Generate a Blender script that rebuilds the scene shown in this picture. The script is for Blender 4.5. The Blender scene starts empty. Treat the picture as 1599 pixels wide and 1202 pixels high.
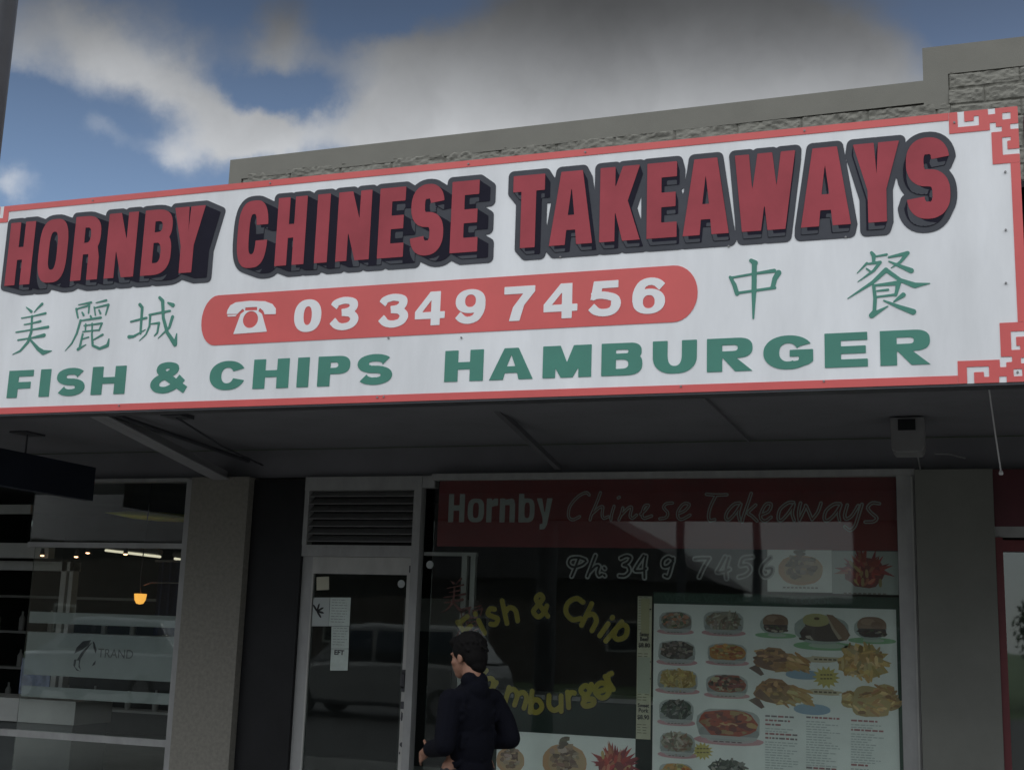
import bpy, bmesh, math, random
import numpy as np
from mathutils import Vector, Matrix
random.seed(7)
SC = bpy.context.scene
EYE = 1.62                                   # eye height above the footpath (m)

# ------------------------------------------------------------------ camera, sky, sun, exposure
YAW, PITCH, ROLL, FPX = 0.34364375, 0.19320253, 0.03335527, 1970.2
def _rot():
    cy, sy = math.cos(YAW), math.sin(YAW)
    r = np.array([cy, sy, 0.]); f = np.array([-sy, cy, 0.]); z = np.array([0, 0, 1.])
    fw = math.cos(PITCH)*f + math.sin(PITCH)*z; up = -math.sin(PITCH)*f + math.cos(PITCH)*z
    r2 = math.cos(ROLL)*r + math.sin(ROLL)*up; u2 = -math.sin(ROLL)*r + math.cos(ROLL)*up
    return r2, u2, fw
RR, UU, FF = _rot()
cam = bpy.data.cameras.new('camera'); cam.sensor_width = 36; cam.lens = FPX/1599*36
cam.clip_start = 0.05; cam.clip_end = 3000
co = bpy.data.objects.new('camera', cam); SC.collection.objects.link(co)
m = Matrix.Identity(4)
for i in range(3):
    m[i][0] = RR[i]; m[i][1] = UU[i]; m[i][2] = -FF[i]
m[2][3] = EYE
co.matrix_world = m
SC.camera = co
def ray(px, py):
    return RR*(px-799.5)/FPX - UU*(py-601)/FPX + FF
def at(px, py, Y):                           # surveyed photo point -> (x, z above eye) on the vertical plane y = Y
    d = ray(px, py); d = d*(Y/d[1]); return float(d[0]), float(d[2])

SUN_EL, SUN_AZ = math.radians(62), math.radians(18)      # azimuth clockwise from +y: behind the shops, so their fronts are in open shade
SUN_STRENGTH, SKY_STRENGTH, EXPOSURE = 2.0, 0.10, 0.0
w = bpy.data.worlds.new('World'); SC.world = w; w.use_nodes = True
nt = w.node_tree; nt.nodes.clear(); N = nt.nodes; L = nt.links
def nd(t, **k):
    n = N.new(t)
    for a, b in k.items(): setattr(n, a, b)
    return n
def mth(op, a, b=None, clamp=False):
    n = nd('ShaderNodeMath', operation=op, use_clamp=clamp)
    for i, v in enumerate((a, b)):
        if v is None: continue
        if isinstance(v, (int, float)): n.inputs[i].default_value = v
        else: L.new(v, n.inputs[i])
    return n.outputs[0]
def vmt(op, a, b=None, scale=None):
    n = nd('ShaderNodeVectorMath', operation=op)
    for i, v in enumerate((a, b)):
        if v is None: continue
        if isinstance(v, (tuple, list)): n.inputs[i].default_value = v
        else: L.new(v, n.inputs[i])
    if scale is not None: n.inputs['Scale'].default_value = scale
    return n.outputs['Value' if op in ('DOT_PRODUCT', 'LENGTH', 'DISTANCE') else 0]
def smooth(x, a, b, lo=0., hi=1.):
    n = nd('ShaderNodeMapRange', interpolation_type='SMOOTHSTEP')
    L.new(x, n.inputs[0])
    for i, v in enumerate((a, b, lo, hi)): n.inputs[i+1].default_value = v
    return n.outputs[0]
sky = nd('ShaderNodeTexSky', sky_type='NISHITA', sun_disc=False, sun_elevation=SUN_EL, sun_rotation=SUN_AZ,
         altitude=20, air_density=1.0, dust_density=0.6, ozone_density=1.6)
tc = nd('ShaderNodeTexCoord'); D = tc.outputs['Generated']
n1 = nd('ShaderNodeTexNoise'); n1.inputs['Scale'].default_value = 9; n1.inputs['Detail'].default_value = 7; n1.inputs['Roughness'].default_value = .6
L.new(D, n1.inputs['Vector'])
wob = vmt('SCALE', vmt('SUBTRACT', n1.outputs['Color'], (.5, .5, .5)), scale=.085)
DW = vmt('ADD', D, wob)
def blob(px, py, rx, ry, ang=0):             # a soft elliptical cloud patch round a direction of the sky
    d = ray(px, py); d /= np.linalg.norm(d)
    r = RR - d*np.dot(RR, d); r /= np.linalg.norm(r); u = np.cross(d, r); u *= (1 if np.dot(u, UU) > 0 else -1)
    c, s = math.cos(math.radians(ang)), math.sin(math.radians(ang))
    a1 = (c*r + s*u)/(rx/FPX); a2 = (-s*r + c*u)/(ry/FPX)
    q = vmt('SUBTRACT', DW, tuple(d))
    e1 = vmt('DOT_PRODUCT', q, tuple(a1)); e2 = vmt('DOT_PRODUCT', q, tuple(a2)); e3 = mth('MULTIPLY', vmt('DOT_PRODUCT', q, tuple(d)), 6.)
    s2 = mth('ADD', mth('ADD', mth('MULTIPLY', e1, e1), mth('MULTIPLY', e2, e2)), mth('MULTIPLY', e3, e3))
    return mth('EXPONENT', mth('MULTIPLY', s2, -1.))
acc = None
for (px, py, rx, ry, an, wt) in [
        (130, 45, 190, 70, 0, .72), (260, 60, 330, 90, 0, .14), (250, 110, 120, 45, -30, .62), (325, 180, 100, 38, -38, .72), (285, 225, 70, 40, 0, .72),
        (385, 222, 70, 34, 0, .72), (430, 50, 62, 80, 30, .80), (575, 190, 150, 40, 8, .85), (720, 160, 150, 70, 0, .95),
        (870, 110, 220, 130, 0, 1.05), (1080, 100, 280, 170, 0, 1.1), (1300, 110, 150, 120, 0, .95), (148, 195, 42, 24, -30, .62),
        (8, 285, 45, 22, -10, .62), (620, 85, 70, 30, 10, .38), (20, 95, 40, 40, 0, .35),
        (405, 135, 95, 36, -8, -.85), (345, 15, 40, 50, 10, -.5), (590, 15, 140, 50, 0, -.75), (90, 165, 130, 26, -18, -.55), (200, 270, 80, 30, 0, -.35), (1580, 15, 150, 55, 0, -.95), (455, 150, 40, 30, 0, -.3)]:
    t = mth('MULTIPLY', blob(px, py, rx, ry, an), wt)
    acc = t if acc is None else mth('ADD', acc, t)
n2 = nd('ShaderNodeTexNoise'); n2.inputs['Scale'].default_value = 6.5; n2.inputs['Detail'].default_value = 8; n2.inputs['Roughness'].default_value = .62
L.new(D, n2.inputs['Vector'])
front = smooth(vmt('DOT_PRODUCT', D, tuple(FF)), .70, .86)       # elsewhere in the sky the clouds are left to the noise
field = mth('ADD', mth('ADD', mth('MULTIPLY', acc, .9), mth('MULTIPLY', mth('SUBTRACT', n2.outputs[0], .5), .80)),
            mth('MULTIPLY', mth('SUBTRACT', 1., front), .75))
cover = smooth(field, .02, 1.02)
sx = nd('ShaderNodeSeparateXYZ'); L.new(D, sx.inputs[0])
n3 = nd('ShaderNodeTexNoise'); n3.inputs['Scale'].default_value = 9; n3.inputs['Detail'].default_value = 6
L.new(DW, n3.inputs['Vector'])
lum = mth('MULTIPLY', mth('ADD', mth('MULTIPLY', n3.outputs[0], .9), .55), smooth(sx.outputs[2], .31, .48, .72, .08))   # bright low cloud, dark bases overhead
lum = mth('MULTIPLY', lum, smooth(sx.outputs[1], .1, -.3, 1., .62))
lum = mth('ADD', lum, mth('MULTIPLY', mth('MULTIPLY', smooth(sx.outputs[1], .25, -.35), smooth(sx.outputs[2], .10, .60, .06, 1.)), 2.4))      # extra glow added to clouds opposite the sun, to light the shop fronts
cc = nd('ShaderNodeCombineXYZ')
L.new(mth('MULTIPLY', lum, .97), cc.inputs[0]); L.new(lum, cc.inputs[1]); L.new(mth('MULTIPLY', lum, 1.04), cc.inputs[2])
skys = vmt('SCALE', sky.outputs[0], scale=1.0); 
dim = nd('ShaderNodeVectorMath', operation='SCALE'); L.new(skys, dim.inputs[0]); L.new(mth('MULTIPLY', smooth(sx.outputs[2], .22, .52, 1.0, .26), SKY_STRENGTH), dim.inputs['Scale'])
mx = nd('ShaderNodeMix', data_type='RGBA'); L.new(cover, mx.inputs[0]); L.new(dim.outputs[0], mx.inputs[6]); L.new(cc.outputs[0], mx.inputs[7])
bg = nd('ShaderNodeBackground'); bg.inputs[1].default_value = 1.0; L.new(mx.outputs[2], bg.inputs[0])
wo = nd('ShaderNodeOutputWorld'); L.new(bg.outputs[0], wo.inputs[0])

sl = bpy.data.lights.new('sun', 'SUN'); sl.energy = SUN_STRENGTH; sl.angle = math.radians(3); sl.color = (1, .96, .9)
so = bpy.data.objects.new('sun', sl); SC.collection.objects.link(so); so.location = (0, -20, 40)
sd = Vector((math.sin(SUN_AZ)*math.cos(SUN_EL), math.cos(SUN_AZ)*math.cos(SUN_EL), math.sin(SUN_EL)))
so.rotation_euler = sd.to_track_quat('Z', 'Y').to_euler()
SC.view_settings.view_transform = 'Standard'; SC.view_settings.look = 'None'
SC.view_settings.exposure = EXPOSURE; SC.view_settings.gamma = 1
SC.cycles.use_denoising = True
SC.cycles.max_bounces = 8; SC.cycles.transparent_max_bounces = 16

# ------------------------------------------------------------------ materials
def mat(name, col, rough=.6, var=0., scale=8., bump=0., bscale=60., metal=0., spec=.5, streak=0.):
    M = bpy.data.materials.new(name); M.use_nodes = True
    n = M.node_tree.nodes; l = M.node_tree.links; b = n['Principled BSDF']
    b.inputs['Roughness'].default_value = rough; b.inputs['Metallic'].default_value = metal
    b.inputs['Specular IOR Level'].default_value = spec
    c = (*col, 1); b.inputs['Base Color'].default_value = c
    g = n.new('ShaderNodeNewGeometry')
    if var:
        t = n.new('ShaderNodeTexNoise'); t.inputs['Scale'].default_value = scale; t.inputs['Detail'].default_value = 8; t.inputs['Roughness'].default_value = .65
        if streak:
            mp = n.new('ShaderNodeMapping'); mp.inputs['Scale'].default_value = (1, 1, streak); l.new(g.outputs['Position'], mp.inputs[0]); l.new(mp.outputs[0], t.inputs['Vector'])
        else: l.new(g.outputs['Position'], t.inputs['Vector'])
        r = n.new('ShaderNodeMapRange'); r.inputs[1].default_value = .3; r.inputs[2].default_value = .7; r.inputs[3].default_value = 1-var; r.inputs[4].default_value = 1+var*.5
        l.new(t.outputs[0], r.inputs[0])
        v = n.new('ShaderNodeVectorMath'); v.operation = 'SCALE'; v.inputs[0].default_value = col; l.new(r.outputs[0], v.inputs['Scale'])
        l.new(v.outputs[0], b.inputs['Base Color'])
    if bump:
        t2 = n.new('ShaderNodeTexNoise'); t2.inputs['Scale'].default_value = bscale; t2.inputs['Detail'].default_value = 6
        l.new(g.outputs['Position'], t2.inputs['Vector'])
        bn = n.new('ShaderNodeBump'); bn.inputs['Strength'].default_value = bump; bn.inputs['Distance'].default_value = .01
        l.new(t2.outputs[0], bn.inputs['Height']); l.new(bn.outputs[0], b.inputs['Normal'])
    return M
def emis(name, col, st):
    M = bpy.data.materials.new(name); M.use_nodes = True; b = M.node_tree.nodes['Principled BSDF']
    b.inputs['Base Color'].default_value = (*col, 1); b.inputs['Emission Color'].default_value = (*col, 1); b.inputs['Emission Strength'].default_value = st
    return M
def glassmat(name, tint, k=1.7, dirt=.03):
    M = bpy.data.materials.new(name); M.use_nodes = True; n = M.node_tree.nodes; l = M.node_tree.links; n.clear()
    o = n.new('ShaderNodeOutputMaterial'); tr = n.new('ShaderNodeBsdfTransparent'); tr.inputs[0].default_value = (*tint, 1)
    gl = n.new('ShaderNodeBsdfGlossy'); gl.inputs['Roughness'].default_value = .02; gl.inputs[0].default_value = (.95, 1, .98, 1)
    f = n.new('ShaderNodeFresnel'); f.inputs[0].default_value = 1.5
    g = n.new('ShaderNodeNewGeometry'); t = n.new('ShaderNodeTexNoise'); t.inputs['Scale'].default_value = 1.3; l.new(g.outputs['Position'], t.inputs['Vector'])
    bn = n.new('ShaderNodeBump'); bn.inputs['Strength'].default_value = .02; bn.inputs['Distance'].default_value = .05; l.new(t.outputs[0], bn.inputs['Height']); l.new(bn.outputs[0], gl.inputs['Normal'])
    mm = n.new('ShaderNodeMath'); mm.operation = 'MULTIPLY'; mm.use_clamp = True; mm.inputs[1].default_value = k; l.new(f.outputs[0], mm.inputs[0])
    mx = n.new('ShaderNodeMixShader'); l.new(mm.outputs[0], mx.inputs[0]); l.new(tr.outputs[0], mx.inputs[1]); l.new(gl.outputs[0], mx.inputs[2])
    df = n.new('ShaderNodeBsdfDiffuse'); df.inputs[0].default_value = (.5, .52, .5, 1)
    t3 = n.new('ShaderNodeTexNoise'); t3.inputs['Scale'].default_value = 5; t3.inputs['Detail'].default_value = 8; l.new(g.outputs['Position'], t3.inputs['Vector'])
    m2 = n.new('ShaderNodeMath'); m2.operation = 'MULTIPLY'; m2.inputs[1].default_value = dirt*2; l.new(t3.outputs[0], m2.inputs[0])
    mx2 = n.new('ShaderNodeMixShader'); l.new(m2.outputs[0], mx2.inputs[0]); l.new(mx.outputs[0], mx2.inputs[1]); l.new(df.outputs[0], mx2.inputs[2])
    l.new(mx2.outputs[0], o.inputs[0]); return M
def filmmat(name, col, fac):
    M = bpy.data.materials.new(name); M.use_nodes = True; n = M.node_tree.nodes; l = M.node_tree.links; n.clear()
    o = n.new('ShaderNodeOutputMaterial'); tr = n.new('ShaderNodeBsdfTransparent'); df = n.new('ShaderNodeBsdfDiffuse'); df.inputs[0].default_value = (*col, 1)
    g = n.new('ShaderNodeNewGeometry'); t = n.new('ShaderNodeTexNoise'); t.inputs['Scale'].default_value = 3; t.inputs['Detail'].default_value = 6; l.new(g.outputs['Position'], t.inputs['Vector'])
    r = n.new('ShaderNodeMapRange'); r.inputs[3].default_value = fac-.12; r.inputs[4].default_value = fac+.12; l.new(t.outputs[0], r.inputs[0])
    mx = n.new('ShaderNodeMixShader'); l.new(r.outputs[0], mx.inputs[0]); l.new(tr.outputs[0], mx.inputs[1]); l.new(df.outputs[0], mx.inputs[2]); l.new(mx.outputs[0], o.inputs[0]); return M
def attrmat(name, rough=.5):
    M = bpy.data.materials.new(name); M.use_nodes = True; n = M.node_tree.nodes; l = M.node_tree.links; b = n['Principled BSDF']
    b.inputs['Roughness'].default_value = rough
    a = n.new('ShaderNodeAttribute'); a.attribute_name = 'Col'; l.new(a.outputs['Color'], b.inputs['Base Color']); return M
MT = dict(
    sign_white=mat('sign_white', (.75, .765, .78), .45, .16, 2.4, streak=.22), sign_red=mat('sign_red', (.62, .10, .095), .4, .10, 2.5),
    title_red=mat('title_red', (.36, .058, .074), .6, .18, 3, spec=.25), title_dark=mat('title_dark', (.020, .019, .030), .85, .15, 4, spec=.08), title_grey=mat('title_grey', (.078, .082, .094), .85, .15, 4, spec=.08),
    sign_green=mat('sign_green', (.05, .22, .165), .45, .14, 2.5), ink_white=mat('ink_white', (.76, .77, .78), .45, .05, 3),
    render=mat('painted_render', (.185, .180, .155), .85, .10, 2.2, .25, 140), block=mat('split_block', (.20, .195, .168), .9, .10, 20, .4, 90),
    pilaster=mat('roughcast', (.24, .23, .20), .9, .22, 30, .5, 220), soffit=mat('soffit_paint', (.18, .18, .195), .8, .14, 1.5), brace=mat('brace_paint', (.28, .28, .29), .6, .15, 3),
    alu=mat('weathered_aluminium', (.33, .335, .33), .55, .2, 6, streak=.4), alu_light=mat('cream_frame', (.42, .42, .40), .5, .2, 6, streak=.4),
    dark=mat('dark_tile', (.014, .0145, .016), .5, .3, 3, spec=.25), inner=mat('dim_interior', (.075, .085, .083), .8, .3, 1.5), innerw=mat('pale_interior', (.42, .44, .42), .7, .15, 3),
    glass=glassmat('shop_glass', (.955, .975, .962), .80, .010), doorglass=glassmat('door_glass', (.7, .74, .73), 1.2, .015),
    banner=mat('banner_red', (.21, .018, .022), .55, .2, 3), decal=mat('decal_grey', (.42, .45, .44), .6, .15, 9), decal_dark=mat('decal_black', (.012, .014, .014), .6), yellow=mat('decal_yellow', (.31, .26, .018), .55, .15, 8),
    paper=mat('poster_paper', (.74, .785, .76), .45, .10, 3), strip=mat('price_paper', (.55, .55, .40), .5, .2, 5), notice=mat('notice_paper', (.52, .60, .56), .5, .15, 9), green_dark=mat('board_green', (.012, .055, .035), .5, .2, 6), ink=mat('ink', (.03, .03, .035), .6),
    prt=attrmat('print'), maroon=mat('maroon_board', (.09, .018, .026), .5, .2, 4), redframe=mat('red_frame', (.15, .02, .025), .45, .2, 6),
    navy=mat('navy_board', (.012, .017, .032), .5, .2, 3), film=filmmat('frosted_film', (.42, .46, .46), .62), inkfilm=mat('logo_ink', (.02, .022, .025), .6),
    skin=mat('skin', (.22, .11, .07), .65, .08, 30), hair=mat('black_hair', (.0045, .004, .004), .8, .4, 90, .4, 300, spec=.12), jacket=mat('navy_jacket', (.0013, .0017, .005), .9, .25, 25, .35, 160, spec=.15), trousers=mat('dark_trousers', (.02, .02, .024), .9, .2, 30), shoe=mat('shoe', (.02, .02, .02), .6),
    box=mat('grey_plastic', (.22, .22, .22), .5, .1, 6), cord=mat('white_cord', (.7, .7, .7), .6), steel=mat('dark_steel', (.05, .052, .06), .5, .2, 5),
    asphalt=mat('asphalt', (.05, .05, .052), .9, .25, 6, .4, 120), concrete=mat('concrete', (.26, .255, .24), .9, .2, 2.5, .3, 90), kerbm=mat('kerb', (.32, .31, .29), .9, .2, 4), grass=mat('verge', (.05, .085, .03), .95, .4, .8),
    carw=mat('car_white', (.30, .31, .32), .25, .03, 2), cars=mat('car_silver', (.2, .21, .23), .3, .03, 2, metal=.4), carg=mat('car_glass', (.015, .018, .02), .05), tyre=mat('tyre', (.02, .02, .02), .85), rim=mat('rim', (.5, .5, .52), .35, metal=.8), lampg=mat('lamp_lens', (.7, .7, .7), .15),
    brick=mat('house_brick', (.075, .06, .05), .9, .3, 12), roofm=mat('house_roof', (.07, .065, .07), .8, .25, 5), leaf=mat('leaf', (.045, .085, .03), .7, .4, 3), bark=mat('bark', (.10, .075, .05), .9, .3, 12),
    lampo=emis('amber_shade', (1., .47, .08), 1.1), lampw=emis('tube_glow', (1., .93, .70), .75), spot=emis('spot_glow', (1., .55, .3), 5.), disc=mat('olive_shade', (.62, .62, .06), .6))

# ------------------------------------------------------------------ object helpers
def wloc(o):
    v = Vector((0, 0, 0))
    while o is not None: v += o.location; o = o.parent
    return v
def link(name, me, parent=None, loc=None):
    o = bpy.data.objects.new(name, me); SC.collection.objects.link(o)
    o.location = Vector(loc) if loc is not None else Vector((0, 0, 0))
    if parent is not None: o.parent = parent
    return o
def tag(o, label=None, cat=None, group=None, kind=None):
    if label: o['label'] = label
    if cat: o['category'] = cat
    if group: o['group'] = group
    if kind: o['kind'] = kind
    return o
def empty(name, loc, label, cat, group=None):
    o = bpy.data.objects.new(name, None); SC.collection.objects.link(o); o.location = loc; o.empty_display_size = .1
    return tag(o, label, cat, group)
def copy_tree(o, parent=None):
    c = o.copy(); SC.collection.objects.link(c); c.parent = parent
    for ch in list(o.children): copy_tree(ch, c)
    return c
class MB:
    """collects faces; z is measured from the eye height unless absz"""
    def __init__(s, absz=False): s.v = []; s.f = []; s.c = []; s.z = 0 if absz else EYE
    def add(s, vs, fs, col=None):
        b = len(s.v); s.v += [(x, y, z+s.z) for x, y, z in vs]; s.f += [[b+i for i in f] for f in fs]; s.c += [col]*len(fs); return s
    def box(s, x0, x1, y0, y1, z0, z1):
        return s.add([(x0,y0,z0),(x1,y0,z0),(x1,y1,z0),(x0,y1,z0),(x0,y0,z1),(x1,y0,z1),(x1,y1,z1),(x0,y1,z1)],
                     [(0,3,2,1),(4,5,6,7),(0,1,5,4),(1,2,6,5),(2,3,7,6),(3,0,4,7)])
    def prism(s, pts, y0, y1, col=None):      # polygon in the facade plane (x, z), thickness y0..y1, front at y0
        n = len(pts); a = sum(pts[i][0]*pts[(i+1) % n][1]-pts[(i+1) % n][0]*pts[i][1] for i in range(n))
        if a < 0: pts = pts[::-1]
        vs = [(x, y0, z) for x, z in pts]+[(x, y1, z) for x, z in pts]
        return s.add(vs, [tuple(range(n)), tuple(range(2*n-1, n-1, -1))]+[(i+n, (i+1) % n+n, (i+1) % n, i) for i in range(n)], col)
    def flat(s, pts, y, col=None):
        n = len(pts); a = sum(pts[i][0]*pts[(i+1) % n][1]-pts[(i+1) % n][0]*pts[i][1] for i in range(n))
        if a < 0: pts = pts[::-1]
        return s.add([(x, y, z) for x, z in pts], [tuple(range(n))], col)
    def tube(s, pts, r, k=8):
        P = [Vector(p) for p in pts]; rs = r if isinstance(r, (list, tuple)) else [r]*len(P); vs = []; fs = []
        for i, p in enumerate(P):
            d = (P[min(i+1, len(P)-1)]-P[max(i-1, 0)]).normalized()
            u = d.orthogonal().normalized() if i == 0 else (u-d*u.dot(d)).normalized(); v = d.cross(u)
            for j in range(k):
                a = 2*math.pi*j/k; q = p+(u*math.cos(a)+v*math.sin(a))*rs[i]; vs.append(tuple(q))
        for i in range(len(P)-1):
            for j in range(k): fs.append((i*k+j, i*k+(j+1) % k, (i+1)*k+(j+1) % k, (i+1)*k+j))
        fs += [tuple(range(k-1, -1, -1)), tuple(range((len(P)-1)*k, len(P)*k))]
        return s.add(vs, fs)
    def lathe(s, c, prof, k=20):
        vs = []; fs = []
        for r, z in prof:
            for j in range(k): a = 2*math.pi*j/k; vs.append((c[0]+r*math.cos(a), c[1]+r*math.sin(a), c[2]+z))
        for i in range(len(prof)-1):
            for j in range(k): fs.append((i*k+j, i*k+(j+1) % k, (i+1)*k+(j+1) % k, (i+1)*k+j))
        return s.add(vs, fs)
    def build(s, name, m, parent=None, smooth=False, bevel=0.):
        off = wloc(parent) if parent is not None else Vector((0, 0, 0))
        me = bpy.data.meshes.new(name); me.from_pydata([(x-off.x, y-off.y, z-off.z) for x, y, z in s.v], [], s.f); me.validate(); me.update()
        if any(c is not None for c in s.c) and len(me.polygons) == len(s.f):
            a = me.color_attributes.new('Col', 'FLOAT_COLOR', 'CORNER')
            for p, c in zip(me.polygons, s.c):
                for li in p.loop_indices: a.data[li].color = (*(c or (.5, .5, .5)), 1)
        if bevel:
            bm = bmesh.new(); bm.from_mesh(me); bmesh.ops.bevel(bm, geom=[e for e in bm.edges], offset=bevel, segments=2, affect='EDGES', profile=.6); bm.to_mesh(me); bm.free()
        me.materials.append(m)
        if smooth: me.polygons.foreach_set('use_smooth', [True]*len(me.polygons))
        return link(name, me, parent)
# ------------------------------------------------------------------ signed-distance lettering
def sd_poly(X, Z, pts):
    d = np.full(X.shape, 1e9); s = np.ones(X.shape); n = len(pts)
    for i in range(n):
        ax, az = pts[i]; bx, bz = pts[i-1]
        ex, ez = bx-ax, bz-az; wx, wz = X-ax, Z-az
        t = np.clip((wx*ex+wz*ez)/(ex*ex+ez*ez+1e-18), 0, 1)
        d = np.minimum(d, (wx-ex*t)**2+(wz-ez*t)**2)
        c1 = Z >= az; c2 = Z < bz; c3 = ex*wz > ez*wx
        s = np.where((c1 & c2 & c3) | (~c1 & ~c2 & ~c3), -s, s)
    return s*np.sqrt(d)
def sd_caps(X, Z, path):                       # path of (x, z, radius): tapered round stroke
    d = np.full(X.shape, 1e9)
    for (ax, az, ar), (bx, bz, br) in zip(path[:-1], path[1:]):
        ex, ez = bx-ax, bz-az; t = np.clip(((X-ax)*ex+(Z-az)*ez)/(ex*ex+ez*ez+1e-18), 0, 1)
        d = np.minimum(d, np.hypot(X-ax-ex*t, Z-az-ez*t)-(ar+(br-ar)*t))
    return d
def sepath(cx, cz, rx, rz, a0=0, a1=360, n=2.4, k=28):
    o = []
    for i in range(k+1):
        a = math.radians(a0+(a1-a0)*i/k); c, s = math.cos(a), math.sin(a)
        o.append((cx+rx*math.copysign(abs(c)**(2/n), c), cz+rz*math.copysign(abs(s)**(2/n), s)))
    return o
def se(cx, cz, rx, rz, n=2.4, k=44): return sepath(cx, cz, rx, rz, 0, 360, n, k)[:-1]
def dsh(x0, z0, x1, z1, n=2.6, f=.62):
    rx = min((x1-x0)*f, (z1-z0)*.75); rz = (z1-z0)/2; cz = (z0+z1)/2
    return [(x0, z0)]+sepath(x1-rx, cz, rx, rz, -90, 90, n, 18)+[(x0, z1)]
def rc(x0, z0, x1, z1): return [(x0, z0), (x1, z0), (x1, z1), (x0, z1)]
def quads(path, wv, wh):                      # flat-ended stroke; wv width where it runs vertically, wh where it runs across
    P = np.array(path); T = np.gradient(P, axis=0); T /= np.linalg.norm(T, axis=1)[:, None]+1e-12
    Nn = np.stack([-T[:, 1], T[:, 0]], 1); wd = (wv*Nn[:, 0]**2+wh*Nn[:, 1]**2)/2
    A = P+Nn*wd[:, None]; B = P-Nn*wd[:, None]
    return [[tuple(A[i]), tuple(A[i+1]), tuple(B[i+1]), tuple(B[i])] for i in range(len(P)-1)]
def cat(pts, k=8):                            # Catmull-Rom through points
    P = [np.array(p, float) for p in pts]; P = [2*P[0]-P[1]]+P+[2*P[-1]-P[-2]]; o = []
    for i in range(1, len(P)-2):
        for j in range(k):
            t = j/k; o.append(tuple(.5*((2*P[i])+(P[i+1]-P[i-1])*t+(2*P[i-1]-5*P[i]+4*P[i+1]-P[i+2])*t*t+(3*P[i]-P[i-1]-3*P[i+1]+P[i+2])*t**3)))
    return o+[tuple(P[-2])]
def glyph(ch, x0, x1, z0, z1, s, t, heavy=False, top=None):
    """-> (added polygons, cut polygons) of one capital or digit in a box, s stem width, t bar thickness"""
    w = x1-x0; h = z1-z0; xm = (x0+x1)/2; zm = (z0+z1)/2; u = lambda a, b: (x0+a*w, z0+b*h); e = .3*s
    nn = 3.0 if heavy else 2.3
    if ch == 'H': return [rc(x0, z0, x0+s, z1), rc(x1-s, z0, x1, z1), rc(x0+e, zm-t/2, x1-e, zm+t/2)], []
    if ch == 'I': return [rc(x0, z0, x1, z1)], []
    if ch == 'O' or ch == '0': return [se(xm, zm, w/2, h/2, nn)], [se(xm, zm, w/2-s, h/2-t, nn)]
    if ch == 'N': return [rc(x0, z0, x0+s*.92, z1), rc(x1-s*.92, z0, x1, z1), [(x0, z1), (x0+s*1.15, z1), (x1, z0), (x1-s*1.15, z0)]], []
    if ch == 'E': return [rc(x0, z0, x0+s, z1), rc(x0+e, z1-t, x1, z1), rc(x0+e, zm-t*.48, x1-.04*w, zm+t*.48), rc(x0+e, z0, x1, z0+t)], []
    if ch == 'F': return [rc(x0, z0, x0+s, z1), rc(x0+e, z1-t, x1, z1), rc(x0+e, zm-t*.75, x1-.08*w, zm+t*.3)], []
    if ch == 'T': return [rc(x0, z1-t*1.12, x1, z1), rc(xm-s/2, z0, xm+s/2, z1-t*.3)], []
    if ch == 'U':
        r = min(h*.55, w/2); return [rc(x0, z0+r, x1, z1), [p for p in sepath(xm, z0+r, w/2, r, 180, 360, 2.4)]], [[(x0+s, z1+.1), (x0+s, z0+r)]+sepath(xm, z0+r, w/2-s, max(r-t, .01), 180, 360, 2.4)+[(x1-s, z1+.1)]]
    if ch in 'PRB':
        zb = z0+h*(.40 if ch != 'B' else .47); tt = t*.9; up = dsh(x0, zb, x1-(.02*w if ch == 'B' else 0), z1); upc = dsh(x0+s, zb+tt, x1-s*.95, z1-tt)
        A = [rc(x0, z0, x0+s, z1), up]; C = [upc]
        if ch == 'R':
            if heavy: A.append([(x1-s*1.02, zb+.1*t), (x1-.02, zb+.75*t), (x1, zb-.25*t), (x1+.002, z0), (x1-s, z0), (x1-s*1.02, zb-.3*t)]); A.append(rc(x0+e, zb, x1-s*.6, zb+tt))
            else: A.append([(x0+s*1.05, zb+.02*h), (x0+.56*w, zb+.1*h), (x1, z0), (x1-s*1.12, z0), (x0+s*1.05, zb-.0*h)])
        if ch == 'B': A.append(dsh(x0, z0, x1, zb+t)); C.append(dsh(x0+s, z0+tt, x1-s*.95, zb+.02*h))
        return A, C
    if ch == 'A':
        tw = (top or .34*w); a0, a1 = xm-tw/2, xm+tw/2; il = lambda z: x0+s+(xm-.004-x0-s)*((z-z0)/(h*.80)); zb = z0+h*(.40 if heavy else .42); zn = z0+h*(.20 if heavy else .21)
        ir = lambda z: 2*xm-il(z)
        return [[(x0, z0), (x1, z0), (a1, z1), (a0, z1)]], [[(il(zb), zb), (ir(zb), zb), (xm, z0+h*.79)], [(x0+s, z0-.01), (x1-s, z0-.01), (ir(zn), zn), (il(zn), zn)]]
    if ch == 'K': return [rc(x0, z0, x0+s, z1), [(x0+e, zm-.11*h), (x0+s*.98, zm+.20*h), (x1-s*1.12, z1), (x1, z1), (x0+s*1.75, zm-.02*h), (x0+s*1.2, zm-.12*h)],
                          [(x0+s*.95, zm-.05*h), (x0+s*1.35, zm+.16*h), (x0+s*1.82, zm+.04*h), (x1+.004, z0), (x1-s*1.1, z0)]], []
    if ch == 'W':
        b1, b2, b3, b4 = x0+.115*w, x0+.43*w, x0+.535*w, x0+.83*w
        return [[(x0, z1), (x0+s, z1), (b1+s*.98, z0), (b1, z0)], [(b2-s, z0), (b2, z0), (xm+s*.42, z1), (xm-s*.52, z1)], [(xm-s*.42, z1), (xm+s*.52, z1), (b3+s, z0), (b3, z0)], [(b4-s*.98, z0), (b4, z0), (x1, z1), (x1-s, z1)]], []
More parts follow.
